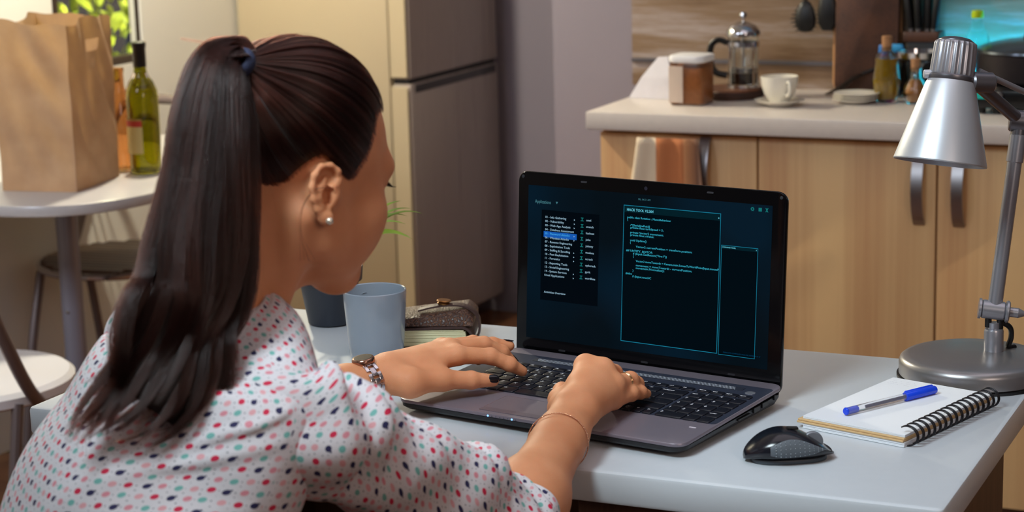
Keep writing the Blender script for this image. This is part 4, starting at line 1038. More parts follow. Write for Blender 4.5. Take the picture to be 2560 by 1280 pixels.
tt_ = Lay(.0006).text(.1600, .2038, 'HACK TOOL V2.364', .0046, .92, .00025); tt_.text(.2860, .2042, 'x', .0035, 1, .0002); tt_.text(.2925, .1703, 'COMMAND PANEL', .0022, .98, .0001); tt_.text(.3372, .1702, 'x', .003, 1); tt_.done('window_title', glow('title_text', (100, 196, 216)))
code = [(0, .1961, 'public class Rotation : MonoBehaviour'), (0, .1932, '{'), (1, .1866, '/*[SerializeField]'), (1, .1836, 'private float turnSpeed = 5;'), (1, .1778, 'private Vector2 movement;'), (1, .1746, 'private float xValue;'), (1, .1682, 'void Update()'), (1, .1652, '{'), (2.8, .1608, 'Vector2 currentPosition = transform.position;'), (-.1, .1552, '#if UNTITY_EDITOR'), (1.95, .1519, 'if (Input.GetButton("Fire1"))'), (1.95, .1484, '{'), (2.9, .1431, 'Vector2 moveTowards = Camera.main.ScreenToWorldPoint(Input.mouseP'), (2.9, .1378, 'movement = moveTowards - currentPosition;'), (2.9, .1345, 'movement.Normalize();'), (1.95, .1308, '}'), (-.1, .1268, '#else'), (1.95, .1238, 'if (Input.touchC')]
cd = Lay(.0006)
for ind, v_, s_ in code:
    sz = .0036; sp_ = 1.16
    x = .1609+.0047*ind
    if v_ == .1431: sp_ = (.2888-x)/(width(s_)*sz)
    if v_ == .1961: sp_ = (.2221-x)/(width(s_)*sz)
    cd.text(x, v_-.0012, s_, sz, sp_, .00012)
cd.done('code_text', G_cyan)
Lay(.0006).text(.298, .0440, 'MAIN DATA COMMANDS ANALYSIS SYSTEM 00 41 27', .0021, 1.0).done('footer_text', glow('footer_text', (6, 62, 96)))
# camera, pads, hinges
MB().lathe([(1e-4, 0), (.0022, 0), (.0024, .0003), (.0012, .0002), (1e-4, .0001)], 20, Matrix.Translation((.186, .2330, 0))).build('webcam', plain('lens_glass', (40, 40, 52), .08), lid)
for x, y in ((.0072, .2352), (.3680, .2352)): MB().lathe([(1e-4, 0), (.0022, 0), (.0018, .0007), (1e-4, .0009)], 16, Matrix.Translation((x, y, 0))).build('rubber_pad', plain('pad_grey', (34, 36, 42), .6), lid)
for x in (.0975, .2745): slab(rrect(.009, .0022, .001, 3, x, .2345), 0, .0006).build('rubber_pad', plain('pad_dark', (44, 44, 50), .5), lid)
for x in (.07, .19, .31): slab(rrect(.010, .0024, .001, 3, x, .019), 0, .0006).build('rubber_pad', plain('pad_dark2', (30, 30, 36), .5), lid)
for x in (.045, .318): slab(rrect(.022, .010, .004, 4, x, .0085), -.002, .006, None, .002).build('hinge', M_black_plastic, lid)
# ------------------------------------------------------------------ the person
def V3(*a): return np.array(a, np.float64)
# --- distance functions (each takes points (n,3))
def f_cone(a, b, ra, rb):
    a, b = np.asarray(a, float), np.asarray(b, float); ba = b-a; L2 = ba @ ba
    def f(p):
        q = p-a; t = np.clip(q @ ba / L2, 0, 1) if L2 > 1e-12 else np.zeros(len(p))
        return np.sqrt(((q - t[..., None]*ba)**2).sum(-1)) - (ra+(rb-ra)*t)
    lo = np.minimum(a-max(ra, rb), b-max(ra, rb)); hi = np.maximum(a+max(ra, rb), b+max(ra, rb))
    return f, lo, hi
def f_ell(c, s, R_=None):
    c, s = np.asarray(c, float), np.asarray(s, float); R_ = np.eye(3) if R_ is None else R_
    def f(p):
        q = (p-c) @ R_; k0 = np.sqrt(((q/s)**2).sum(-1)); k1 = np.sqrt(((q/(s*s))**2).sum(-1))
        return np.where(k1 > 1e-9, k0*(k0-1)/np.maximum(k1, 1e-9), -s.min())
    m = s.max(); return f, c-m, c+m
def smin(a, b, k):
    h = np.maximum(k-np.abs(a-b), 0)/k; return np.minimum(a, b)-h*h*k*.25
def smax(a, b, k): return -smin(-a, -b, k)

# --- head, in its own frame: x right, y forward, z up
EAR_C = V3(.0735, -.014, -.026)
def ear_prims(s):
    out = V3(s*.90, -.34, .10); out /= np.linalg.norm(out)
    up = V3(0, -.16, 1); up -= out*(up @ out); up /= np.linalg.norm(up)
    fw = np.cross(up, out)*(1 if s > 0 else -1); fw = fw if fw[1] > 0 else -fw
    c = EAR_C*V3(s, 1, 1)+out*.004
    es = .86
    def E(f, u, o=0.0): return c+(fw*f+up*u+out*o)*es
    Q = []
    R_ = np.stack([fw, up, out], 1)
    Q.append(('+', f_ell(E(-.004, .004, .000), (.0140, .0235, .0036), R_), .008))
    Q.append(('+', f_cone(c-out*.010, c-out*.001, .015, .012), .008))
    hel = [(.007, .003, .001), (.012, .014, .003), (.009, .025, .005), (.000, .0305, .0065), (-.011, .028, .008), (-.0185, .018, .009), (-.0205, .005, .009), (-.0175, -.008, .008), (-.012, -.019, .0065), (-.006, -.026, .005)]
    for a, b in zip(hel[:-1], hel[1:]): Q.append(('+', f_cone(E(*a), E(*b), .0031, .0031), .0035))
    Q.append(('+', f_ell(E(-.000, -.0285, .004), (.0073, .0073, .0042), R_), .006))
    Q.append(('-', f_ell(E(-.0005, -.0035, .006), (.0067, .0090, .0075), R_), .003))
    Q.append(('-', f_ell(E(-.0035, .018, .0072), (.0077, .0073, .0040), R_), .004))
    ant = [(-.004, .016, .004), (-.0115, .006, .0065), (-.0115, -.006, .0065), (-.006, -.0155, .005)]
    for a, b in zip(ant[:-1], ant[1:]): Q.append(('+', f_cone(E(*a), E(*b), .0026, .0026), .0026))
    Q.append(('+', f_ell(E(.0085, -.005, .002), (.0039, .0056, .0039), R_), .005))
    return Q, E
def head_prims():
    Q = [('+', f_ell((0, -.008, .028), (.0735, .0925, .0800)), .02),
         ('+', f_ell((0, .036, -.030), (.0595, .056, .078)), .035)]
    for s in (-1, 1):
        Q += [('+', f_cone((s*.048, .012, -.070), (s*.012, .076, -.102), .018, .0165), .03),
              ('+', f_cone((s*.054, -.002, -.030), (s*.049, .012, -.068), .016, .016), .03),
              ('+', f_ell((s*.046, .062, -.036), (.020, .018, .019)), .025),
              ('+', f_ell((s*.040, .052, -.062), (.020, .024, .024)), .03),
              ('+', f_cone((s*.010, .0895, .011), (s*.040, .0765, .0125), .0085, .0085), .02),
              ('-', f_ell((s*.031, .101, -.004), (.016, .015, .009)), .012),
              ('+', f_ell((s*.030, .0785, -.001), (.0135, .0125, .0115)), .005),
              ('+', f_ell((s*.0105, .0985, -.042), (.0072, .010, .0065)), .006)]
    Q += [('+', f_cone((0, .0885, .004), (0, .1105, -.036), .0065, .0085), .012),
          ('+', f_ell((0, .108, -.039), (.0095, .0085, .0080)), .006),
          ('+', f_ell((0, .082, -.070), (.028, .017, .022)), .014),
          ('+', f_cone((-.017, .0895, -.066), (0, .0975, -.0635), .0035, .0052), .004), ('+', f_cone((.017, .0895, -.066), (0, .0975, -.0635), .0035, .0052), .004),
          ('+', f_cone((-.014, .0890, -.0715), (0, .0960, -.0735), .0035, .0058), .0035), ('+', f_cone((.014, .0890, -.0715), (0, .0960, -.0735), .0035, .0058), .0035),
          ('+', f_ell((0, .0835, -.1015), (.0175, .0145, .0135)), .016)]
    return Q
HQ = head_prims()
ER, EARF = ear_prims(1); EL, EARFL = ear_prims(-1)
def eval_prims(Q, p):
    d = np.full(len(p), 1.0)
    for op, (f, lo, hi), k in Q:
        v = f(p); d = smin(d, v, k) if op == '+' else smax(d, -v, k)
    return d
HS = .95
HEAD_P = V3(-.3175, -.1610, 1.1215)
HYAW, HPIT, HROL = math.radians(-22.0), math.radians(-18.0), math.radians(2.5)
HM = Matrix.Rotation(HYAW, 3, 'Z') @ Matrix.Rotation(HPIT, 3, 'X') @ Matrix.Rotation(HROL, 3, 'Y')
HR = np.array(HM)
def h2w(p): return np.asarray(p)*HS @ HR.T + HEAD_P
def tr_prim(pr):
    op, (f, lo, hi), k = pr
    cs = np.array([[x, y, z] for x in (lo[0], hi[0]) for y in (lo[1], hi[1]) for z in (lo[2], hi[2])])*HS @ HR.T + HEAD_P
    return (op, ((lambda p, f=f: f((p-HEAD_P) @ HR/HS)*HS), cs.min(0), cs.max(0)), k)

# --- skeleton (world)
TH = math.radians(33); F_ = V3(math.sin(TH), math.cos(TH), 0); R_b = V3(math.cos(TH), -math.sin(TH), 0); U_ = V3(0, 0, 1)
NB = V3(-.3600, -.2340, .9836)
SR = V3(-.2490, -.3180, .9150); SL = V3(-.4800, -.1560, .9380)
ELB = V3(-.1600, -.0640, .7340); WR = V3(-.1884, .1833, .7960)
WL = V3(-.4506, .2283, .8020)
def ik(a, b, l1, l2, pole):
    d = b-a; L = np.linalg.norm(d); u = d/L; x = (l1*l1-l2*l2+L*L)/(2*L); h = math.sqrt(max(l1*l1-x*x, 0)); q = pole-u*(pole @ u); q /= np.linalg.norm(q); return a+u*x+q*h
ELL = ik(SL, WL, .265, .245, V3(-.75, -.1, -.65))
skel = dict(Rindex=(-.2093, .2659, .8248), Rmid=(-.1894, .2684, .8212), Rring=(-.1746, .2645, .8059), Rpink=(-.1730, .2575, .7902))
# --- hands: list of chains, each [(point, radius), ...]
def hand_prims(W, elbow, mcps, chains, thumb, palm_n):
    Q = []
    fo = W-elbow; L = np.linalg.norm(fo); fo /= L
    Q.append(('+', f_cone(elbow, elbow+fo*L*.30, .032, .0375), .02))
    Q.append(('+', f_cone(elbow+fo*L*.25, W-fo*.05, .0375, .0265), .03))
    sd = np.cross(fo, palm_n); sd /= np.linalg.norm(sd)
    for s_ in (-1, 1): Q.append(('+', f_cone(W-fo*.075+sd*s_*.004, W+sd*s_*.0085, .0235, .0172), .012))
    for m, r in mcps: Q.append(('+', f_cone(W+(m-W)*.12, m, .0168, r), .014))
    for (m, r), (m2, r2) in zip(mcps[:-1], mcps[1:]): Q.append(('+', f_cone(m, m2, r*.92, r2*.92), .006))
    t0, t1 = thumb[0], thumb[1]
    Q.append(('+', f_cone(W+(t0[0]-W)*.35, t0[0], .0165, t0[1]), .014))
    Q.append(('+', f_cone(t0[0], t1[0], t0[1], t1[1]), .012))
    Q.append(('+', f_cone(t1[0], mcps[0][0]*.55+W*.45, t1[1]*.75, .0115), .014))
    for ch in chains + [thumb[1:]]:
        G = []
        for (a, ra), (b, rb) in zip(ch[:-1], ch[1:]): G.append(f_cone(a, b, ra, rb))
        for q, (a, ra) in enumerate(ch[1:-1]): G.append(f_ell(a, (ra*1.05,)*3))
        Q.append(('g', G, .0045))
    return Q
def fng(*pts): return [(V3(*p[:3]), p[3]) for p in pts]
Rm = [(V3(*skel['Rindex']), .0124), (V3(*skel['Rmid']), .0124), (V3(*skel['Rring']), .0116), (V3(*skel['Rpink']), .0100)]
Rch = [fng((-.2093, .2659, .8248, .0120), (-.2160, .3050, .8130, .0096), (-.2190, .3240, .8000, .0082), (-.2200, .3310, .7885, .0066)),
       fng((-.1894, .2684, .8212, .0120), (-.1925, .3090, .8065, .0096), (-.1935, .3290, .7940, .0082), (-.1935, .3370, .7845, .0066)),
       fng((-.1746, .2645, .8059, .0112), (-.1695, .3010, .8020, .0098), (-.1685, .3190, .7935, .0080), (-.1720, .3265, .7835, .0064)),
       fng((-.1730, .2575, .7902, .0098), (-.1632, .2870, .7912, .0088), (-.1590, .3050, .7880, .0076), (-.1570, .3190, .7830, .0060))]
Rth = fng((-.2108, .2034, .7915, .0150), (-.2310, .2400, .7900, .0112), (-.2400, .2680, .7915, .0098), (-.2340, .2900, .7865, .0070))
Lm = [(V3(-.3881, .2974, .8142), .0118), (V3(-.4040, .3120, .8170), .0118), (V3(-.4200, .3240, .8140), .0110), (V3(-.4340, .3320, .8060), .0100)]
Lch = [fng((-.3881, .2974, .8142, .0110), (-.3581, .3287, .8078, .0094), (-.3390, .3410, .7965, .0084), (-.3290, .3545, .7855, .0066)),
       fng((-.4040, .3120, .8170, .0110), (-.3780, .3520, .8150, .0094), (-.3620, .3700, .8020, .0084), (-.3530, .3800, .7870, .0066)),
       fng((-.4200, .3240, .8140, .0104), (-.3980, .3640, .8120, .0090), (-.3800, .3820, .8080, .0080), (-.3640, .3950, .8040, .0066)),
       fng((-.4340, .3320, .8060, .0096), (-.4190, .3620, .8030, .0082), (-.4080, .3760, .7940, .0072), (-.4010, .3840, .7850, .0058))]
Lth = fng((-.4137, .2273, .7960, .0155), (-.3880, .2617, .7935, .0118), (-.3626, .2840, .7895, .0102), (-.3440, .3040, .7855, .0074))
BQ = [tr_prim(q) for q in HQ]
BQ_neck = [('+', f_cone(h2w((0, -.022, -.050)), NB+V3(0, 0, .010)-F_*.022, .0465, .0480), .022),
           ('+', f_cone(h2w((0, .020, -.085)), NB+F_*.004-U_*.01, .024, .026), .03),
           ('+', f_cone(h2w((.056, -.020, -.055)), NB+F_*.030-U_*.035+R_b*.012, .0125, .0105), .018),
           ('+', f_cone(h2w((-.056, -.020, -.055)), NB+F_*.030-U_*.035-R_b*.012, .0125, .0105), .018),
           ('+', f_cone(NB+U_*.004-F_*.012+R_b*.02, SR-U_*.004, .030, .026), .03), ('+', f_cone(NB+U_*.004-F_*.012-R_b*.02, SL-U_*.004, .030, .026), .03),
           ('+', f_cone(NB-F_*.015-U_*.05, NB-F_*.085-U_*.17, .042, .062), .03), ('+', f_cone(NB-F_*.085-U_*.17, NB-F_*.15-U_*.36, .062, .070), .03),
           ('+', f_cone(SR+(ELB-SR)*.2, ELB, .030, .032), .03), ('+', f_cone(SL+(ELL-SL)*.2, ELL, .030, .034), .03)]
rn = V3(.25, -.35, 1); ln = V3(-.2, -.5, 1)
ALL = BQ + BQ_neck + [tr_prim(q) for q in ER+EL] + hand_prims(WR, ELB, Rm, Rch, Rth, rn) + hand_prims(WL, ELL, Lm, Lch, Lth, ln)
def surface(Q, vox, lo, hi):
    lo = np.asarray(lo, float); n = np.ceil((np.asarray(hi)-lo)/vox).astype(int)+1
    D = np.full(n, 1.0, np.float32)
    ax = [lo[i]+vox*np.arange(n[i]) for i in range(3)]
    def box(l, h, pad):
        i0 = np.clip(np.floor((l-pad-lo)/vox).astype(int), 0, n-1); i1 = np.clip(np.ceil((h+pad-lo)/vox).astype(int)+1, 1, n); return i0, i1
    for op, pr, k in Q:
        if op == 'g': l = np.min([g[1] for g in pr], 0); h = np.max([g[2] for g in pr], 0)
        else: l, h = pr[1], pr[2]
        i0, i1 = box(l, h, k+3*vox)
        if (i1 <= i0).any(): continue
        sl = tuple(slice(a, b) for a, b in zip(i0, i1))
        X, Y, Z = np.meshgrid(*[ax[i][sl[i]] for i in range(3)], indexing='ij'); P = np.stack([X.ravel(), Y.ravel(), Z.ravel()], 1)
        if op == 'g':
            v = np.full(len(P), 1.0)
            for g in pr: v = smin(v, g[0](P), .003)
        else: v = pr[0](P)
        v = v.reshape(X.shape); S = D[sl]
        D[sl] = smin(S, v, k) if op in '+g' else smax(S, -v, k)
    ins = D < 0
    c = np.zeros(n-1, np.int8)
    for dx in (0, 1):
        for dy in (0, 1):
            for dz in (0, 1): c += ins[dx:n[0]-1+dx, dy:n[1]-1+dy, dz:n[2]-1+dz]
    act = np.argwhere((c > 0) & (c < 8)); cid = (act[:, 0]*(n[1]-1)+act[:, 1])*(n[2]-1)+act[:, 2]
    co = np.array([[i, j, k] for i in (0, 1) for j in (0, 1) for k in (0, 1)])
    cv = np.stack([D[act[:, 0]+o[0], act[:, 1]+o[1], act[:, 2]+o[2]] for o in co], 1).astype(float)
    acc = np.zeros((len(act), 3)); cnt = np.zeros(len(act))
    for a in range(8):
        for b in range(a+1, 8):
            if np.abs(co[a]-co[b]).sum() != 1: continue
            s_ = (cv[:, a] < 0) != (cv[:, b] < 0); t = np.where(s_, cv[:, a]/np.where(s_, cv[:, a]-cv[:, b], 1), 0)
            acc += np.where(s_[:, None], co[a]+t[:, None]*(co[b]-co[a]), 0); cnt += s_
    V = lo+vox*(act+acc/cnt[:, None])
    Fs = []
    for axi in range(3):
        o1, o2 = [(1, 2), (2, 0), (0, 1)][axi]
        s0 = [slice(1, n[i]-1) for i in range(3)]; s0[axi] = slice(0, n[axi]-1); s1 = list(s0); s1[axi] = slice(1, n[axi])
        A = ins[tuple(s0)]; B = ins[tuple(s1)]
        e = np.argwhere(A != B)
        fl = A[A != B]
        off = np.array([1, 1, 1]); off[axi] = 0; e = e+off
        def cell(d1, d2):
            q = e.copy(); q[:, o1] -= d1; q[:, o2] -= d2
            return np.searchsorted(cid, (q[:, 0]*(n[1]-1)+q[:, 1])*(n[2]-1)+q[:, 2])
        quad = np.stack([cell(1, 1), cell(0, 1), cell(0, 0), cell(1, 0)], 1)
        quad[~fl] = quad[~fl][:, ::-1]
        Fs.append(quad)
    return V, np.concatenate(Fs)
def np_mesh(name, V, F):
    me = bpy.data.meshes.new(name); me.vertices.add(len(V)); me.vertices.foreach_set('co', np.ascontiguousarray(V, np.float32).ravel())
    me.loops.add(F.size); me.loops.foreach_set('vertex_index', F.astype(np.int32).ravel())
    me.polygons.add(len(F)); me.polygons.foreach_set('loop_start', np.arange(0, F.size, F.shape[1], dtype=np.int32)); me.polygons.foreach_set('loop_total', np.full(len(F), F.shape[1], np.int32))
    me.update(calc_edges=True); me.validate(); return me
PER = thing('person', 'woman in a dotted blouse with a dark ponytail typing at the laptop', 'person', (float(NB[0]), float(NB[1]), .0))
POFF = np.array([NB[0], NB[1], 0.0])
allP = np.array([h2w((0, 0, 0))]); 
Vb, Fb = surface(ALL, .0020, (-.72, -.46, .60), (.0, .42, 1.26))
me = np_mesh('body', Vb-POFF, Fb)
ts = NT('skin'); co = ts.n('ShaderNodeTexCoord'); nz = ts.n('ShaderNodeTexNoise', inp={'Vector': co.outputs['Object'], 'Scale': 22.0, 'Detail': 4.0}); nf = ts.n('ShaderNodeTexNoise', inp={'Vector': co.outputs['Object'], 'Scale': 700.0, 'Detail': 2.0})
ts.set(Base_Color=ts.ramp(nz.outputs[0], [(.3, lin((206, 138, 98))), (.7, lin((220, 154, 114)))]), Roughness=.56); ts.b.inputs['Specular IOR Level'].default_value = .25; ts.bump(nf.outputs[0], .2, .0008)
ts.b.inputs['Subsurface Weight'].default_value = .25; ts.b.inputs['Subsurface Radius'].default_value = (1, .35, .2); ts.b.inputs['Subsurface Scale'].default_value = .006
M_skin = ts.m
body = link_mesh('body', me, M_skin, PER, 180)
def pobj(mb, name, mat, smooth=60, parent=None, kind=None):
    mb.v = [tuple(np.asarray(v, float)-POFF) for v in mb.v]
    return mb.build(name, mat, parent or PER, smooth=smooth, kind=kind)
# nails
M_nail = plain('black_nail_polish', (18, 16, 22), .12)
def nail(a, b, r, up, name='fingernail', mat=None):
    a, b = np.asarray(a), np.asarray(b); d = (b-a)/np.linalg.norm(b-a); up = np.asarray(up, float); up = up-d*(up @ d); up /= np.linalg.norm(up); s_ = np.cross(d, up)
    P = []
    for i in range(9):
        u = i/8; row = []
        for j in range(9):
            t = (j/8-.5)*2.1; w_ = math.sqrt(max(0, 1-abs(2*u-1.0)**3.5))
            row.append(b + d*((u-.62)*.0135) + (r*1.02+.0007)*(math.cos(t*.62*w_)*up+math.sin(t*.62*w_)*s_) - up*(.0012*max(0, u-.5)))
        P.append(row)
    o = pobj(MB().grid(P), name, mat or M_nail, 180)
    return o
for ch, upv in ((Rch[0], V3(0, .6, .8)), (Rch[1], V3(0, .7, .7)), (Rch[2], V3(.1, .7, .7)), (Rch[3], V3(.1, .5, .85)), (Lch[0], V3(0, .35, .94)), (Lch[1], V3(0, .3, .95)), (Lch[2], V3(0, .2, 1)), (Lch[3], V3(0, .5, .85))): nail(ch[-2][0], ch[-1][0], ch[-1][1]*1.03, upv)
nail(Lth[-2][0], Lth[-1][0], Lth[-1][1]*1.04, V3(.55, -.75, .62)); nail(Rth[-2][0], Rth[-1][0], Rth[-1][1]*1.04, V3(-.7, -.2, .6))

# --- blouse
def blouse_mat():
    t = NT('dotted_cotton'); uv = t.n('ShaderNodeUVMap'); sep = t.n('ShaderNodeSeparateXYZ', inp={0: uv.outputs[0]})
    S_ = 0.0110        # lattice step in metres
    u = t.math('DIVIDE', sep.outputs[0], S_); v = t.math('DIVIDE', sep.outputs[1], S_)
    fu, fv = t.math('FLOOR', u), t.math('FLOOR', v)
    cv = t.n('ShaderNodeCombineXYZ', inp={0: fu, 1: fv}); wn = t.n('ShaderNodeTexWhiteNoise', noise_dimensions='2D', inp={'Vector': cv.outputs[0]})
    ws = t.n('ShaderNodeSeparateXYZ', inp={0: wn.outputs['Color']})
    def cell_dist(jit, ox=.5, oy=.5):
        du = t.math('SUBTRACT', t.math('SUBTRACT', u, fu), t.math('ADD', ox-jit/2, t.math('MULTIPLY', ws.outputs[0], jit))); dv = t.math('SUBTRACT', t.math('SUBTRACT', v, fv), t.math('ADD', oy-jit/2, t.math('MULTIPLY', ws.outputs[1], jit)))
        return t.math('SQRT', t.math('ADD', t.math('MULTIPLY', du, du), t.math('MULTIPLY', dv, dv)))
    d = cell_dist(.16)
    idx = t.math('FLOORED_MODULO', t.math('ADD', fu, t.math('MULTIPLY', fv, 2.0)), 5.0)
    stem = t.math('MULTIPLY', t.math('LESS_THAN', cell_dist(.16, .72, .70), .085), t.math('COMPARE', idx, 1.0)); stem.node.inputs[1]
    dot = t.math('MAXIMUM', t.math('LESS_THAN', d, .255), stem)
    cols = [(214, 34, 76), (36, 34, 82), (226, 146, 160), (120, 186, 180), (232, 170, 178)]
    col = None
    for k, c in enumerate(cols):
        m = t.math('COMPARE', idx, float(k)); m.node.inputs[2].default_value = .1
        col = t.mix(m, lin(c) if col is None else col, lin(c))
    small = t.math('LESS_THAN', cell_dist(.1, .02, .02), .075); s2 = t.math('LESS_THAN', cell_dist(.1, .98, .5), .06)
    base = t.mix(t.math('MAXIMUM', small, s2), lin((226, 222, 228)), lin((110, 112, 124)))
    fin = t.mix(dot, base, col)
    nz = t.n('ShaderNodeTexNoise', inp={'Vector': uv.outputs[0], 'Scale': 900.0}); nb = t.n('ShaderNodeTexNoise', inp={'Vector': uv.outputs[0], 'Scale': 26.0, 'Detail': 3.0})
    t.set(Base_Color=fin, Roughness=.8); t.bump(t.math('ADD', t.math('MULTIPLY', nz.outputs[0], .12), nb.outputs[0]), .35, .006)
    tl = t.n('ShaderNodeBsdfTranslucent', inp={'Color': (.5, .5, .52, 1)}); mx = t.n('ShaderNodeMixShader', inp={0: .08}); t.l(t.b.outputs[0], mx.inputs[1]); t.l(tl.outputs[0], mx.inputs[2]); t.l(mx.outputs[0], t.out.inputs[0])
    return t.m
M_blouse = blouse_mat()
def cloth_grid(P, UV, name, parent, closed=True):
    """P (nu, nv, 3) rings, closed along nv"""
    nu, nv = P.shape[:2]; V = P.reshape(-1, 3)-POFF
    F = [(i*nv+j, i*nv+(j+1) % nv, (i+1)*nv+(j+1) % nv, (i+1)*nv+j) for i in range(nu-1) for j in range(nv if closed else nv-1)]
    me = bpy.data.meshes.new(name); me.from_pydata([tuple(p) for p in V], [], F); me.update()
    ul = me.uv_layers.new(name='UVMap'); n = 0
    for f in F:
        for q, vi in enumerate(f):
            i, j = divmod(vi, nv); uu, vv = UV[i, j]
            if closed and j == 0 and q in (1, 2): uu = UV[i, nv-1][0] + (UV[i, nv-1][0]-UV[i, nv-2][0])
            ul.data[n].uv = (uu, vv); n += 1
    o = link_mesh(name, me, M_blouse, parent, 180)
    return o
def surf_uv(P, j0, su=1.0):
    col = np.concatenate([np.zeros((1, P.shape[1])), np.cumsum(np.linalg.norm(np.diff(P, axis=0), axis=2), axis=0)]); col = col-col[-1:]
    k = np.ones(25)/25; col = np.stack([np.convolve(np.concatenate([r[-12:], r, r[:12]]), k, 'valid') for r in col])
    seg = np.linalg.norm(np.roll(P, -1, axis=1)-P, axis=2).mean(0, keepdims=True)*su
    row = np.concatenate([np.zeros((1, 1)), np.cumsum(seg, axis=1)[:, :-1]], 1); row = row-row[:, j0:j0+1]
    return np.stack([np.broadcast_to(row, P.shape[:2]), col], 2).copy()
def folds(s, a, terms):
    return sum(A*np.exp(-((s-s0)/w)**2)*np.cos(n*(a-a0)) for s0, w, n, a0, A in terms)
BL = bpy.data.objects.new('blouse', None); COL.objects.link(BL); BL.parent = PER
def ring_frame(path):
    T = np.gradient(path, axis=0); T /= np.linalg.norm(T, axis=1)[:, None]; return T
# torso: rings from the hem up to the collar; each ring (centre, half width, half depth front, half depth back)
def torso():
    K = [ # back offset from the neck base along -F, down along -U, half width, depth
        (.190, .515, .168, .116), (.188, .47, .165, .116), (.185, .40, .155, .110), (.155, .31, .158, .106), (.120, .235, .166, .104),
        (.094, .175, .174, .101), (.060, .128, .180, .092), (.040, .095, .181, .086), (.024, .068, .178, .080), (.014, .045, .168, .074), (.012, .024, .142, .070), (.016, .010, .108, .066), (.021, .000, .080, .0610), (.024, -.007, .0660, .0600), (.025, -.013, .0630, .0585)]
    ctr = cat_rom([NB-F_*a-U_*b for a, b, w_, d_ in K], 96); wd = cat_rom([(w_, d_, 0) for a, b, w_, d_ in K], 96)
    T = ring_frame(ctr); nv = 160; P = np.zeros((96, nv, 3)); UV = np.zeros((96, nv, 2))
    arc = np.concatenate([[0], np.cumsum(np.linalg.norm(np.diff(ctr, axis=0), axis=1))])
    for i in range(96):
        t = T[i]; B = np.cross(t, R_b); B /= np.linalg.norm(B)       # forward-ish
        for j in range(nv):
            a = 2*PI*j/nv; c_, s_ = math.cos(a), math.sin(a)
            e = .82
            x = wd[i, 0]*math.copysign(abs(c_)**e, c_); y = wd[i, 1]*math.copysign(abs(s_)**.95, s_)
            P[i, j] = ctr[i]+R_b*x+B*y
            UV[i, j] = (a*.165, arc[i])
    # soft folds
    rng = np.random.RandomState(5)
    C_ = ctr[:, None, :]; dirn = P-C_; dirn /= np.linalg.norm(dirn, axis=2)[..., None]
    s = np.linspace(0, 1, 96)[:, None]; a = np.linspace(0, 2*PI, nv, endpoint=False)[None]
    disp = 0
    for _ in range(14):
        m, n_, ph, A = rng.uniform(4, 22), rng.randint(1, 6), rng.uniform(0, 6.28), rng.uniform(.0006, .0020)
        disp = disp + A*np.sin(m*s+n_*a+ph)*(np.clip(1.12-s, 0, 1)**.6)
    # creases running from the right arm hole across the back
    for s0, sl, wv, A, a0 in ((.36, .10, .016, .0075, 5.6), (.44, .16, .014, .007, 5.5), (.28, .06, .018, .008, 5.4), (.52, .22, .012, .006, 5.7), (.20, -.03, .020, .008, 5.2)):
        da = (a-a0); L = np.exp(-(da/.55)**2); disp = disp + A*L*np.exp(-((s-s0-sl*da)/wv)**2)
    P = P+dirn*np.broadcast_to(disp, P.shape[:2])[..., None]
    UV = surf_uv(P[12:], 120); UV = np.concatenate([np.repeat(UV[:1], 12, 0), UV]); 
    for q in range(12): UV[q, :, 1] = UV[12, :, 1]-(12-q)*.012
    o = cloth_grid(P, UV, 'bodice', BL)
    md = o.modifiers.new('cloth', 'SOLIDIFY'); md.thickness = .0012; md.offset = 1
    return ctr, T
torso()
def sleeve(S, E, W, cuff_at, name, r0, r1, r2, sgn, folds_, uvo, lift=.0):
    d1 = (E-S)/np.linalg.norm(E-S); d2 = (W-E)/np.linalg.norm(W-E)
    cc = NB-U_*.075-F_*.02
    path = cat_rom([S+(cc-S)*.50+U_*.006, S+(cc-S)*.22+U_*.004, S+d1*.02, S+(E-S)*.33+U_*lift, S+(E-S)*.68+U_*lift*.9, E-d1*.012+d2*.012, E+d2*cuff_at*.5, E+d2*cuff_at], 120)
    T = ring_frame(path); nv = 96; P = np.zeros((120, nv, 3)); UV = np.zeros((120, nv, 2)); nn = np.zeros_like(P)
    arc = np.concatenate([[0], np.cumsum(np.linalg.norm(np.diff(path, axis=0), axis=1))]); L = arc[-1]
    ref = U_.copy(); 
    for i in range(120):
        t = T[i]; u = ref-t*(ref @ t); u /= np.linalg.norm(u); w_ = np.cross(t, u)
        q = arc[i]/L; r = np.interp(q, [0, .14, .30, .60, .82, 1], [r0*.86, r0*.98, r0, r1, r1*1.0, r2])
        for j in range(nv):
            a = 2*PI*j/nv; n_ = math.cos(a)*u+math.sin(a)*w_; P[i, j] = path[i]+r*n_; nn[i, j] = n_
            UV[i, j] = (a*.052+uvo, arc[i]+uvo*.37)
    s = (arc/L)[:, None]; a = np.linspace(0, 2*PI, nv, endpoint=False)[None]
    rng = np.random.RandomState(11+sgn); disp = 0
    for _ in range(12):
        m, n_, ph, A = rng.uniform(8, 34), rng.randint(1, 5), rng.uniform(0, 6.28), rng.uniform(.0005, .0016); disp = disp + A*np.sin(m*s+n_*a+ph)
    for s0, sl, wv, A, a0, aw in folds_:
        da = (a-a0+PI) % (2*PI)-PI; disp = disp + A*np.exp(-(da/aw)**2)*np.exp(-((s-s0-sl*da)/wv)**2)
    P = P+nn*disp[..., None]
    # turned cuff: the last rings flare a little and the edge rolls in
    UV = surf_uv(P, 0)+np.array([uvo, uvo*.37])
    o = cloth_grid(P, UV, name, BL)
    md = o.modifiers.new('cloth', 'SOLIDIFY'); md.thickness = .0014; md.offset = 1
    return P, path
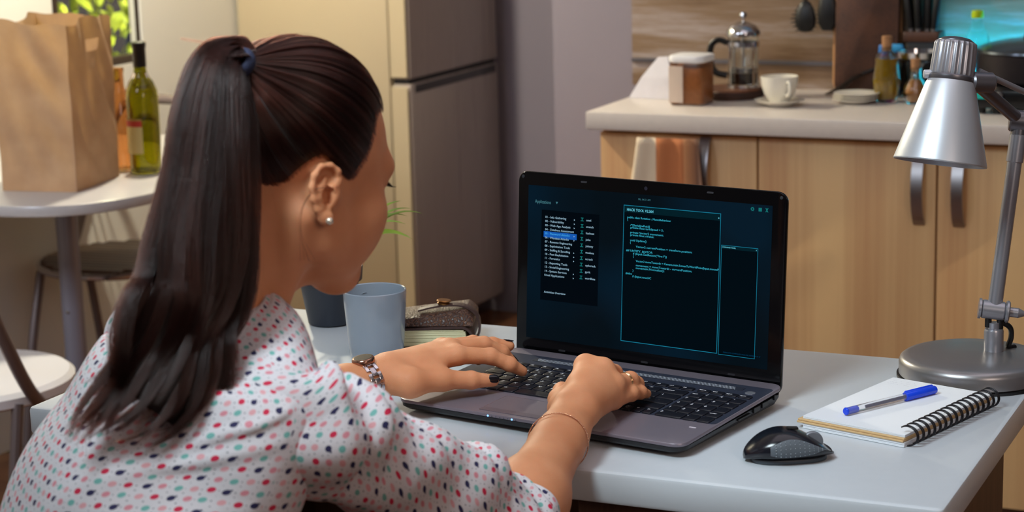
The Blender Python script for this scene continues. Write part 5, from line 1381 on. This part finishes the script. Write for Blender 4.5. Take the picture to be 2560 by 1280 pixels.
RF = [(.185, .02, .020, .020, .25, 1.1), (.235, .02, .010, -.017, .0, 2.0), (.275, .03, .016, .009, .2, 2.0), (.36, .07, .020, .006, .8, 1.0), (.45, .10, .016, -.005, .4, 1.2), (.66, .05, .014, -.006, .2, 1.4), (.71, .06, .016, .005, .1, 1.6), (.78, -.03, .012, -.005, .3, 1.6), (.86, .03, .010, -.004, .6, 1.8), (.90, .02, .012, .003, .4, 2.0)]
sleeve(SR, ELB, WR, .040, 'sleeve', .0510, .0545, .0500, 0, RF, .0, .014)
sleeve(SL, ELL, WL, .060, 'sleeve', .0560, .0490, .0460, 1, RF, .31)
# ------------------------------------------------------------------ face details
def eyelash(s):
    mb = MB()
    for k in range(15):
        a = (k/14-.5)*1.5; b = V3(s*.030+.0135*math.sin(a), .0785+.0128*math.cos(a)*.98, +.0005-.0022*math.cos(a))
        e = b+V3(.0035*math.sin(a)+s*.002, .0080, -.0035+.001*abs(math.sin(a))); m = (b+e)/2+V3(0, .0012, -.0018)
        mb.tube([h2w(b), h2w(m), h2w(e)], [.0004, .0003, .00012], 5)
    return mb
def brow(s):
    mb = MB(); rg = np.random.RandomState(3)
    for k in range(60):
        u = rg.rand(); x = .010+.034*u; b = V3(s*x, .0985-(.48*max(0, x-.012))-5*max(0, x-.026)**2, .0110+.005*math.sin(u*2.2)+rg.uniform(-.0022, .0022))
        e = b+V3(s*.0055, -.0018*u*2, .0012*(1-u*2)); mb.tube([h2w(b), h2w((b+e)/2+V3(0, .0008, 0)), h2w(e)], [.0004, .0005, .0002], 5)
    return mb
M_lash = plain('dark_lash', (26, 18, 14), .5)
for s in (-1, 1):
    pobj(eyelash(s), 'eyelashes', M_lash, 180, kind='stuff'); pobj(brow(s), 'eyebrow', M_lash, 180, kind='stuff')
lm = MB()
for zz, yy, rr, n in ((-.0648, .0975, .0030, .017), (-.0735, .0966, .0036, .0145)):
    lm.tube([h2w((x, yy-.0006+.0024-22*x*x, zz+(.0015*abs(x)/n if zz > -.07 else .0022*(x/n)**2))) for x in np.linspace(-n, n, 15)], [rr*math.sqrt(max(.03, 1-(k/7-1)**2)) for k in range(15)], 8)
pobj(lm, 'lips', plain('lips', (176, 86, 80), .4), 180)
# earring
pe = EARF(.0015, -.0305, .0095); pw = h2w(pe)
M_gem = plain('earring_stone', (226, 214, 196), .08, .6)
em = MB(); bm = bmesh.new(); bmesh.ops.create_icosphere(bm, subdivisions=2, radius=.0036); em.bm(bm, Matrix.Translation(pw)); pobj(em, 'earring', M_gem, 30)

# ------------------------------------------------------------------ hair
C0 = V3(0, -.004, .022)
def skull_r(dirs):
    t = np.full(len(dirs), .20)
    for _ in range(30): t -= eval_prims(HQ, C0+dirs*t[:, None])*.9
    return t
# hairline round the head, right side from forehead to nape, then mirrored (head frame)
HL = [(0, .086, .070), (.022, .080, .071), (.042, .064, .068), (.0575, .0439, .0618), (.0670, .0375, .0450), (.0712, .0336, .0257), (.0728, .0285, .011), (.0738, .0215, -.005), (.0750, .0120, -.009), (.0755, .0040, .000), (.0750, -.0100, .0085), (.0738, -.0240, .0075), (.0690, -.0380, -.006), (.0610, -.0480, -.028), (.050, -.0540, -.050), (.036, -.060, -.064), (.018, -.066, -.069), (0, -.068, -.070)]
hl = cat_rom(HL, 90); hl = np.vstack([hl, (hl*V3(-1, 1, 1))[::-1][1:-1]])
PT = V3(.0165, -.0900, .0650)          # where the tie holds the tail
dP = (PT-C0)/np.linalg.norm(PT-C0); rP = np.linalg.norm(PT-C0)+.012
def slerp(a, b, t):
    w = np.arccos(np.clip((a*b).sum(-1), -1, 1))[..., None]; s = np.maximum(np.sin(w), 1e-5); return (np.sin((1-t)*w)*a+np.sin(t*w)*b)/s
def hair_pt(A, t, lift, bias):
    """A hairline dirs (n,3), t (n,m) along to the tie; returns head-frame points (n,m,3)"""
    d = slerp(A[:, None, :], dP[None, None, :], t[..., None]); sh = d.shape
    d = d/np.linalg.norm(d, axis=-1, keepdims=True)
    r = skull_r(d.reshape(-1, 3)).reshape(sh[:2])
    off = .0012+lift*np.sin(PI*np.clip(t*1.05, 0, 1)*.62)**.8 + .012*np.clip((t-.72)/.28, 0, 1)**2
    p = C0+d*(r+off+bias)[..., None]
    # gather round the tie instead of meeting in a point
    tp = PT+dP*.014; q = p-tp; L = np.linalg.norm(q, axis=-1, keepdims=True); k = np.clip((.034-L)/.034, 0, 1)
    side = d-dP*(d*dP).sum(-1, keepdims=True); sl_ = np.linalg.norm(side, axis=-1, keepdims=True); side = A[:, None, :]-dP*(A[:, None, :]*dP).sum(-1, keepdims=True); side = side/np.linalg.norm(side, axis=-1, keepdims=True)
    tgt = tp+side*.0125+dP*.008*np.clip((t-.85)/.15, 0, 1)[..., None]
    return p*(1-k**1.5)+tgt*k**1.5
A0 = hl-C0; A0 /= np.linalg.norm(A0, axis=1)[:, None]
nt = 40
tt0 = np.tile(np.linspace(.045, 1, nt), (len(A0), 1))
G = hair_pt(A0, tt0, .0085, -.0006)
Gw = h2w(G.reshape(-1, 3)); na = len(A0)
Fh = np.array([(i*nt+j, i*nt+j+1, ((i+1) % na)*nt+j+1, ((i+1) % na)*nt+j) for i in range(na) for j in range(nt-1)])
def hair_mat(name, rgb, rough=.30):
    t = NT(name); h = t.n('ShaderNodeBsdfHairPrincipled'); h.parametrization = 'COLOR'
    inf = t.n('ShaderNodeHairInfo'); at = t.n('ShaderNodeAttribute', attribute_name='tone')
    q = t.math('ADD', t.math('MULTIPLY', inf.outputs['Random'], .35), t.math('MULTIPLY', at.outputs['Fac'], .65))
    f = t.ramp(q, [(0.05, tuple(v*.30 for v in lin(rgb))), (.5, lin(rgb)), (.95, tuple(min(1, v*2.3) for v in lin(rgb)))])
    t.l(f, h.inputs['Color']); h.inputs['Roughness'].default_value = rough; h.inputs['Radial Roughness'].default_value = .28; h.inputs['IOR'].default_value = 1.5
    t.l(h.outputs[0], t.out.inputs[0]); return t.m
M_hair = hair_mat('dark_brown_hair', (32, 13, 9), .20)
M_cap = plain('hair_base', (16, 9, 8), .5)
HAIR = link_mesh('hair', np_mesh('hair', Gw-POFF, Fh), M_cap, PER, 180)
def strands(name, curves, radius, mat, parent, tone=None):
    """curves: list of (m,3) world arrays; radius: list of (m,) arrays"""
    hc = bpy.data.hair_curves.new(name); hc.add_curves([len(c) for c in curves])
    P = np.concatenate(curves)-POFF; hc.position_data.foreach_set('vector', np.ascontiguousarray(P, np.float32).ravel())
    at = hc.attributes.get('radius') or hc.attributes.new('radius', 'FLOAT', 'POINT'); at.data.foreach_set('value', np.concatenate(radius).astype(np.float32))
    ta = hc.attributes.new('tone', 'FLOAT', 'CURVE'); ta.data.foreach_set('value', np.full(len(curves), .45, np.float32) if tone is None else np.asarray(tone, np.float32))
    hc.materials.append(mat); o = bpy.data.objects.new(name, hc); COL.objects.link(o); o.parent = parent; o['kind'] = 'stuff'; return o
rg = np.random.RandomState(21)
n_ = 9000; ns = 18
uu = rg.rand(n_)*na; i0 = uu.astype(int) % na; fr = (uu-uu.astype(int))[:, None]
A = A0[i0]*(1-fr)+A0[(i0+1) % na]*fr; A += rg.normal(0, .012, A.shape); A /= np.linalg.norm(A, axis=1)[:, None]
t0 = np.where(rg.rand(n_) < .55, rg.uniform(-.01, .03, n_), rg.uniform(0, .55, n_)).clip(0, 1)
T_ = t0[:, None]+(1-t0[:, None])*np.linspace(0, 1, ns)[None]
clump = np.sin(i0*.9)*.5+np.sin(i0*2.3+1)*.5
bias = (rg.uniform(-.0004, .0012, n_)+.0026*clump)[:, None]*np.sin(PI*np.linspace(0.02, 1, ns))[None]**.5
S = hair_pt(A, T_, .0088, bias)
Sw = h2w(S.reshape(-1, 3)).reshape(n_, ns, 3)
strands('combed_strands', list(Sw), [np.full(ns, .00011)*np.linspace(.35 if t < .02 else 1, 1, ns) for t in t0], M_hair, HAIR, .45+.45*clump)
# baby hairs at the temple, nape and crown
fly = []; flr = []
for k in range(170):
    i = rg.randint(na); a = A0[i]; t = np.linspace(0, .12+.25*rg.rand(), 10)[None]; p = hair_pt(a[None], t, .006, 0)[0]
    d = rg.normal(0, 1, 3)*.004; d[2] -= .003
    fly.append(h2w(p+d*np.linspace(0, 1, 10)[:, None]**2+V3(0, 0, .0)*0)); flr.append(np.full(10, .00006))
for k in range(60):
    i = rg.randint(na); a = A0[i]; t = np.linspace(.3, .95, 14)[None]; p = hair_pt(a[None], t, .0085, 0)[0]; nrm = (p-C0)/np.linalg.norm(p-C0, axis=1)[:, None]
    fly.append(h2w(p+nrm*(rg.uniform(.001, .006)*np.sin(PI*np.linspace(0, 1, 14))[:, None]))); flr.append(np.full(14, .00005))
# loose strand looping behind the ear
for k in range(5):
    q = cat_rom([EARF(.012, .012, .002), EARF(.004, .006, .012), EARF(-.016, .004, .012), EARF(-.028, -.016, .004), EARF(-.026, -.045, -.006), EARF(-.006-.004*k, -.075, -.012)], 24)
    fly.append(h2w(q+rg.normal(0, .0006, 3))); flr.append(np.full(24, .00009))
strands('loose_strands', fly, flr, M_hair, HAIR)
# tie
tw = h2w(PT+dP*.020); dw_ = HR @ dP
mb = MB(); MT = axis_M(Vector(tw-dw_*.006), Vector(tw+dw_*.006))
mb.lathe([(.0125+.004*math.cos(a), .006+.0065*math.sin(a)) for a in np.linspace(0, 2*PI, 14, endpoint=False)], 36, MT, close=True)
pobj(mb, 'hair_tie', plain('navy_band', (36, 44, 72), .8, bump=.4, nscale=500), 180)
# ponytail
PC = [tuple(tw-dw_*.002), tuple(tw+dw_*.008)] + [(-0.336, -0.2259, 1.2284), (-0.3378, -0.2418, 1.2264), (-0.3382, -0.257, 1.2096), (-0.3336, -0.2745, 1.173), (-0.3274, -0.2942, 1.123), (-0.3232, -0.3147, 1.0737), (-0.3219, -0.3333, 1.0354), (-0.3249, -0.351, 1.011), (-0.3302, -0.3702, 0.977), (-0.3412, -0.3877, 0.9493), (-0.3568, -0.4053, 0.9272), (-0.3716, -0.4207, 0.9065)]
PWID = [.008, .010, .013, .018, .025, .034, .039, .044, .046, .050, .053, .047, .032, .008]
PTHK = [.008, .010, .014, .018, .022, .024, .025, .025, .024, .023, .021, .018, .013, .005]
nP = 64
pc = cat_rom(PC, nP); pw_ = cat_rom([(a, b, 0) for a, b in zip(PWID, PTHK)], nP)
RV = V3(.8244, .566, 0); DV = V3(.55, -.80, .23)
Tp = np.gradient(pc, axis=0); Tp /= np.linalg.norm(Tp, axis=1)[:, None]; NV = np.cross(DV[None], Tp); NV /= np.linalg.norm(NV, axis=1)[:, None]
def wob(t, ph, f, A): return A*np.sin(2*PI*f*t+ph)
tails = []; tailr = []; tailt = []
nC = 66
for c in range(nC):
    a = rg.uniform(0, 2*PI); r = math.sqrt(rg.rand()) if c > 34 else .86+.14*rg.rand()
    if c <= 34: a = c/35*2*PI
    ox, oy = r*math.cos(a), r*math.sin(a)
    end = 1.0 if ox < -.2 and rg.rand() < .55 else rg.uniform(.88, .99) if ox < .45 else rg.uniform(.82, .95)
    m = 64; t = np.linspace(0, end, m); ti = t*(nP-1); i0_ = np.minimum(ti.astype(int), nP-2); f_ = (ti-i0_)[:, None]
    ctr = pc[i0_]*(1-f_)+pc[i0_+1]*f_; w2 = pw_[i0_]*(1-f_)+pw_[i0_+1]*f_
    g = np.clip((t-.34)/.55, 0, 1)[:, None]; g = g*g*(3-2*g); ph = ox*2.6+rg.normal(0, .55); fq = rg.uniform(1.7, 2.3); am = rg.uniform(.009, .020)
    nv_ = NV[i0_]*(1-f_)+NV[i0_+1]*f_
    ctr = ctr+nv_*(ox*w2[:, :1])+DV*(oy*w2[:, 1:2])
    ctr = ctr+RV*(g*wob(t[:, None], ph, fq, am))+DV*(g*wob(t[:, None], ph+1.5, fq, am*.8))
    ctr = ctr+RV*((1-g)*wob(t[:, None], rg.uniform(0, 6.28), rg.uniform(1, 2), .0015))
    fk = np.clip((t-end*.84)/(end*.16), 0, 1)[:, None]; ctr = ctr+RV*fk**2*rg.uniform(-.026, .010)+U_*fk**2*rg.uniform(-.002, .014)
    tone_ = rg.rand(); K = 165; cr = np.interp(t/end, [0, .10, .4, .62, .82, 1], [.0034, .0062, .0066, .0066, .0058, .0010])[:, None]
    for k in range(K):
        aa = rg.uniform(0, 6.28); rr_ = math.sqrt(rg.rand()); tw_ = 2.2*t[:, None]
        e = RV*(rr_*np.cos(aa+tw_)*cr)+DV*(rr_*np.sin(aa+tw_)*cr*.8)
        p = ctr+e+rg.normal(0, .0007, 3)*g
        p = p+RV*(wob(t[:, None], rg.uniform(0, 6.28), rg.uniform(1, 5), .0011))+DV*(wob(t[:, None], rg.uniform(0, 6.28), rg.uniform(1, 5), .0011))*np.clip(t[:, None]*5, 0, 1)
        n0 = int(m*rg.uniform(.90, 1)); tailt.append(tone_); tails.append(p[:n0]); tailr.append(.00011*np.clip(np.linspace(6, .15, n0), 0, 1))
PONY = strands('ponytail', tails, tailr, M_hair, PER, tailt)
# solid core of the tail, so that light does not leak through
cr = []
for i in range(nP):
    w2 = pw_[i]*(.80 if i > 4 else 1.25)
    cr.append([tuple(pc[i]+NV[i]*(w2[0]*math.cos(a)*(1+.08*math.sin(3*a+i*.2)))+DV*(w2[1]*.8*math.sin(a))) for a in np.linspace(0, 2*PI, 28, endpoint=False)])
pobj(MB().loft(cr[:int(nP*.86)]), 'ponytail_core', M_cap, 180, parent=PER)
# stray wisps off the tail
wp = []; wr = []
for k in range(46):
    i = rg.randint(8, nP-6); L = rg.randint(10, 22); s = 1 if rg.rand() < .25 else -1
    j = np.minimum(np.arange(i, i+L), nP-1); b = pc[j]+RV*(s*pw_[j, :1]*rg.uniform(.8, 1.0))+DV*pw_[j, 1:2]*rg.uniform(-.3, .9)
    u = np.linspace(0, 1, L)[:, None]; wp.append(b+RV*(s*rg.uniform(.002, .022)*u**2)+U_*rg.uniform(-.01, .012)*u**2); wr.append(.00008*np.linspace(1, .3, L))
for k in range(9):
    q = cat_rom([pc[2]+RV*.004, pc[1]+U_*(.016+.001*k*.2)-RV*.01, pc[2]+U_*.020-RV*(.030+.0006*k), pc[3]+U_*.022-RV*(.046)], 22); wp.append(q+rg.normal(0, .0008, 3)); wr.append(np.full(22, .00007))
strands('ponytail_wisps', wp, wr, M_hair, PER)

# ------------------------------------------------------------------ jewellery
def rings_on(axis0, axis1, at, r, sq=1.0):
    d = (axis1-axis0)/np.linalg.norm(axis1-axis0); c = axis0+(axis1-axis0)*at; u = U_-d*(U_ @ d); u /= np.linalg.norm(u); w_ = np.cross(d, u); return c, d, u, w_
# wrist watch: links of a steel band round the left wrist and a case on top
M_link = plain('watch_steel', (186, 180, 186), .22, .95); M_link2 = plain('watch_steel_bright', (214, 210, 216), .14, .95)
wt_ = bpy.data.objects.new('wristwatch', None); COL.objects.link(wt_); wt_.parent = PER
c, d, u, w_ = rings_on(WL, ELL, .085, .024); tilt = 0
nl = 22; A_r, B_r = .0222, .0272
for k in range(nl):
    a = 2*PI*k/nl + .14
    if abs(((a+PI/2*0+PI) % (2*PI))-PI) < .32: continue
    rad = u*math.cos(a)*A_r+w_*math.sin(a)*B_r; nrm = u*math.cos(a)/A_r+w_*math.sin(a)/B_r; nrm /= np.linalg.norm(nrm); tan = np.cross(d, nrm)
    Mx = Matrix((( d[0], tan[0], nrm[0], c[0]+rad[0]), (d[1], tan[1], nrm[1], c[1]+rad[1]), (d[2], tan[2], nrm[2], c[2]+rad[2]), (0, 0, 0, 1)))
    mb = MB()
    mb.box((-.0058, (.0012 if k % 2 else -.0012), .0008), (.0046, .0062, .0024), .0006, 2, Mx).box((.0058, (.0012 if k % 2 else -.0012), .0008), (.0046, .0062, .0024), .0006, 2, Mx)
    o = pobj(mb, 'band_link', M_link2 if k % 2 else M_link, 40, wt_)
    mb = MB(); mb.box((0, (-.0012 if k % 2 else .0012), .0010), (.0066, .0064, .0026), .0007, 2, Mx); pobj(mb, 'band_link', M_link, 40, wt_)
rad = u*A_r; Mx = Matrix(((d[0], w_[0], u[0], c[0]+rad[0]), (d[1], w_[1], u[1], c[1]+rad[1]), (d[2], w_[2], u[2], c[2]+rad[2]), (0, 0, 0, 1)))
mb = MB(); mb.lathe([(1e-4, -.002), (.0125, -.002), (.0135, 0), (.0135, .004), (.0125, .0058), (.0118, .0062), (1e-4, .0060)], 40, Mx); pobj(mb, 'watch_case', plain('rose_steel', (170, 130, 112), .2, .95), 40, wt_)
mb = MB(); mb.lathe([(1e-4, .0064), (.0105, .0064), (.0108, .0061), (1e-4, .006)], 32, Mx); pobj(mb, 'dial', plain('dial', (40, 34, 34), .15), 40, wt_)
mb = MB()
for k in range(5):
    a = PI+.35+.1*k; p = c+u*math.cos(a)*(A_r+.004)+w_*math.sin(a)*(B_r+.003)-d*(.008+.003*k); bm = bmesh.new(); bmesh.ops.create_icosphere(bm, subdivisions=1, radius=.0016); mb.bm(bm, Matrix.Translation(p))
pobj(mb, 'safety_chain', M_link, 180, wt_)
# thin beaded bracelet on the right wrist
c, d, u, w_ = rings_on(WR, ELB, .26, .03); d2 = d+np.array([.16, .05, .30]); d2 /= np.linalg.norm(d2); u2 = U_-d2*(U_ @ d2); u2 /= np.linalg.norm(u2); w2 = np.cross(d2, u2)
br = bpy.data.objects.new('bracelet', None); COL.objects.link(br); br.parent = PER
M_gold = plain('rose_gold', (224, 172, 140), .2, .9)
bead = None
for k in range(110):
    a = 2*PI*k/110; p = c+u2*math.cos(a)*.0318+w2*math.sin(a)*.0325
    if bead is None:
        mb = MB(); bm = bmesh.new(); bmesh.ops.create_icosphere(bm, subdivisions=1, radius=.00095); mb.bm(bm); bead = mb.build('bead', M_gold, br, smooth=180); bead.location = p-POFF
    else:
        q = dup(bead, br); q.location = p-POFF
mb = MB(); mb.tube([c+u2*math.cos(a)*.0318+w2*math.sin(a)*.0325 for a in np.linspace(0, 2*PI, 60, endpoint=False)], .0005, 6, closed=True); pobj(mb, 'chain', M_gold, 180, br)
# ring on the right ring finger
a_, b_ = Rch[2][0][0], Rch[2][1][0]; c, d, u, w_ = rings_on(a_, b_, .62, .01)
mb = MB(); mb.tube([c+u*math.cos(a)*.0102+w_*math.sin(a)*.0102 for a in np.linspace(0, 2*PI, 40, endpoint=False)], .0010, 8, closed=True); mb.tube([c+d*.0022+u*math.cos(a)*.0102+w_*math.sin(a)*.0102 for a in np.linspace(0, 2*PI, 40, endpoint=False)], .0008, 8, closed=True)
pobj(mb, 'finger_ring', plain('gold', (232, 190, 140), .15, .95), 180)

# ------------------------------------------------------------------ trousers, shoes and the stool that carries her
HIP = NB-F_*.255-U_*.50; SEAT = .43
tm = MB()
for s in (-1, 1):
    h = HIP+R_b*s*.085; h[2] = SEAT+.088; kn = h+F_*.42+R_b*s*.04; kn[2] = SEAT+.06; ft = kn-F_*.03; ft = np.array([ft[0], ft[1], .09])
    tm.tube([tuple(p) for p in cat_rom([h-F_*.10, h, h+F_*.2, kn-F_*.02, kn+F_*.01-U_*.03, kn-U_*.14, ft], 40)], [float(v) for v in np.interp(np.linspace(0, 1, 40), [0, .1, .35, .55, .62, .8, 1], [.06, .085, .082, .064, .062, .056, .046])], 20)
tm.tube([(HIP[0], HIP[1], SEAT+.003), (HIP[0], HIP[1], SEAT+.03), tuple(HIP+U_*.08+F_*.02)], [.12, .14, .145], 28)
pobj(tm, 'trousers', plain('dark_trousers', (42, 44, 58), .85), 60)
for s in (-1, 1):
    h = HIP+R_b*s*.085; kn = h+F_*.42+R_b*s*.04; ft = kn-F_*.03; mb = MB(); X_ = np.array([F_, np.cross(U_, F_), U_]).T
    mb.loft([[tuple(np.array([ft[0], ft[1], 0])+X_ @ np.array([x0, y*wd, max(0.001, z*hh)])) for y, z in ((-1, 0), (-1, .5), (-.6, .95), (0, 1), (.6, .95), (1, .5), (1, 0))] for x0, wd, hh in ((-.06, .028, .07), (-.03, .034, .085), (.05, .036, .08), (.11, .040, .055), (.165, .032, .035), (.185, .015, .02))])
    pobj(mb, 'shoe', plain('dark_shoe', (30, 28, 30), .5), 50)
sx, sy = HIP[0]-.0, HIP[1]
stl = thing('stool', 'round backless stool that the woman in the dotted blouse sits on', 'stool', (float(sx), float(sy), 0))
MB().lathe([(1e-4, SEAT-.06), (.17, SEAT-.06), (.18, SEAT-.05), (.18, SEAT-.012), (.165, SEAT-.004), (1e-4, SEAT-.002)], 48).build('seat', plain('brown_seat', (96, 66, 48), .5), stl)
for k in range(4):
    a = PI/4+k*PI/2; MB().tube([(.11*math.cos(a), .11*math.sin(a), SEAT-.055), (.17*math.cos(a), .17*math.sin(a), .008)], .013, 12).build('leg', M_brown_frame, stl)
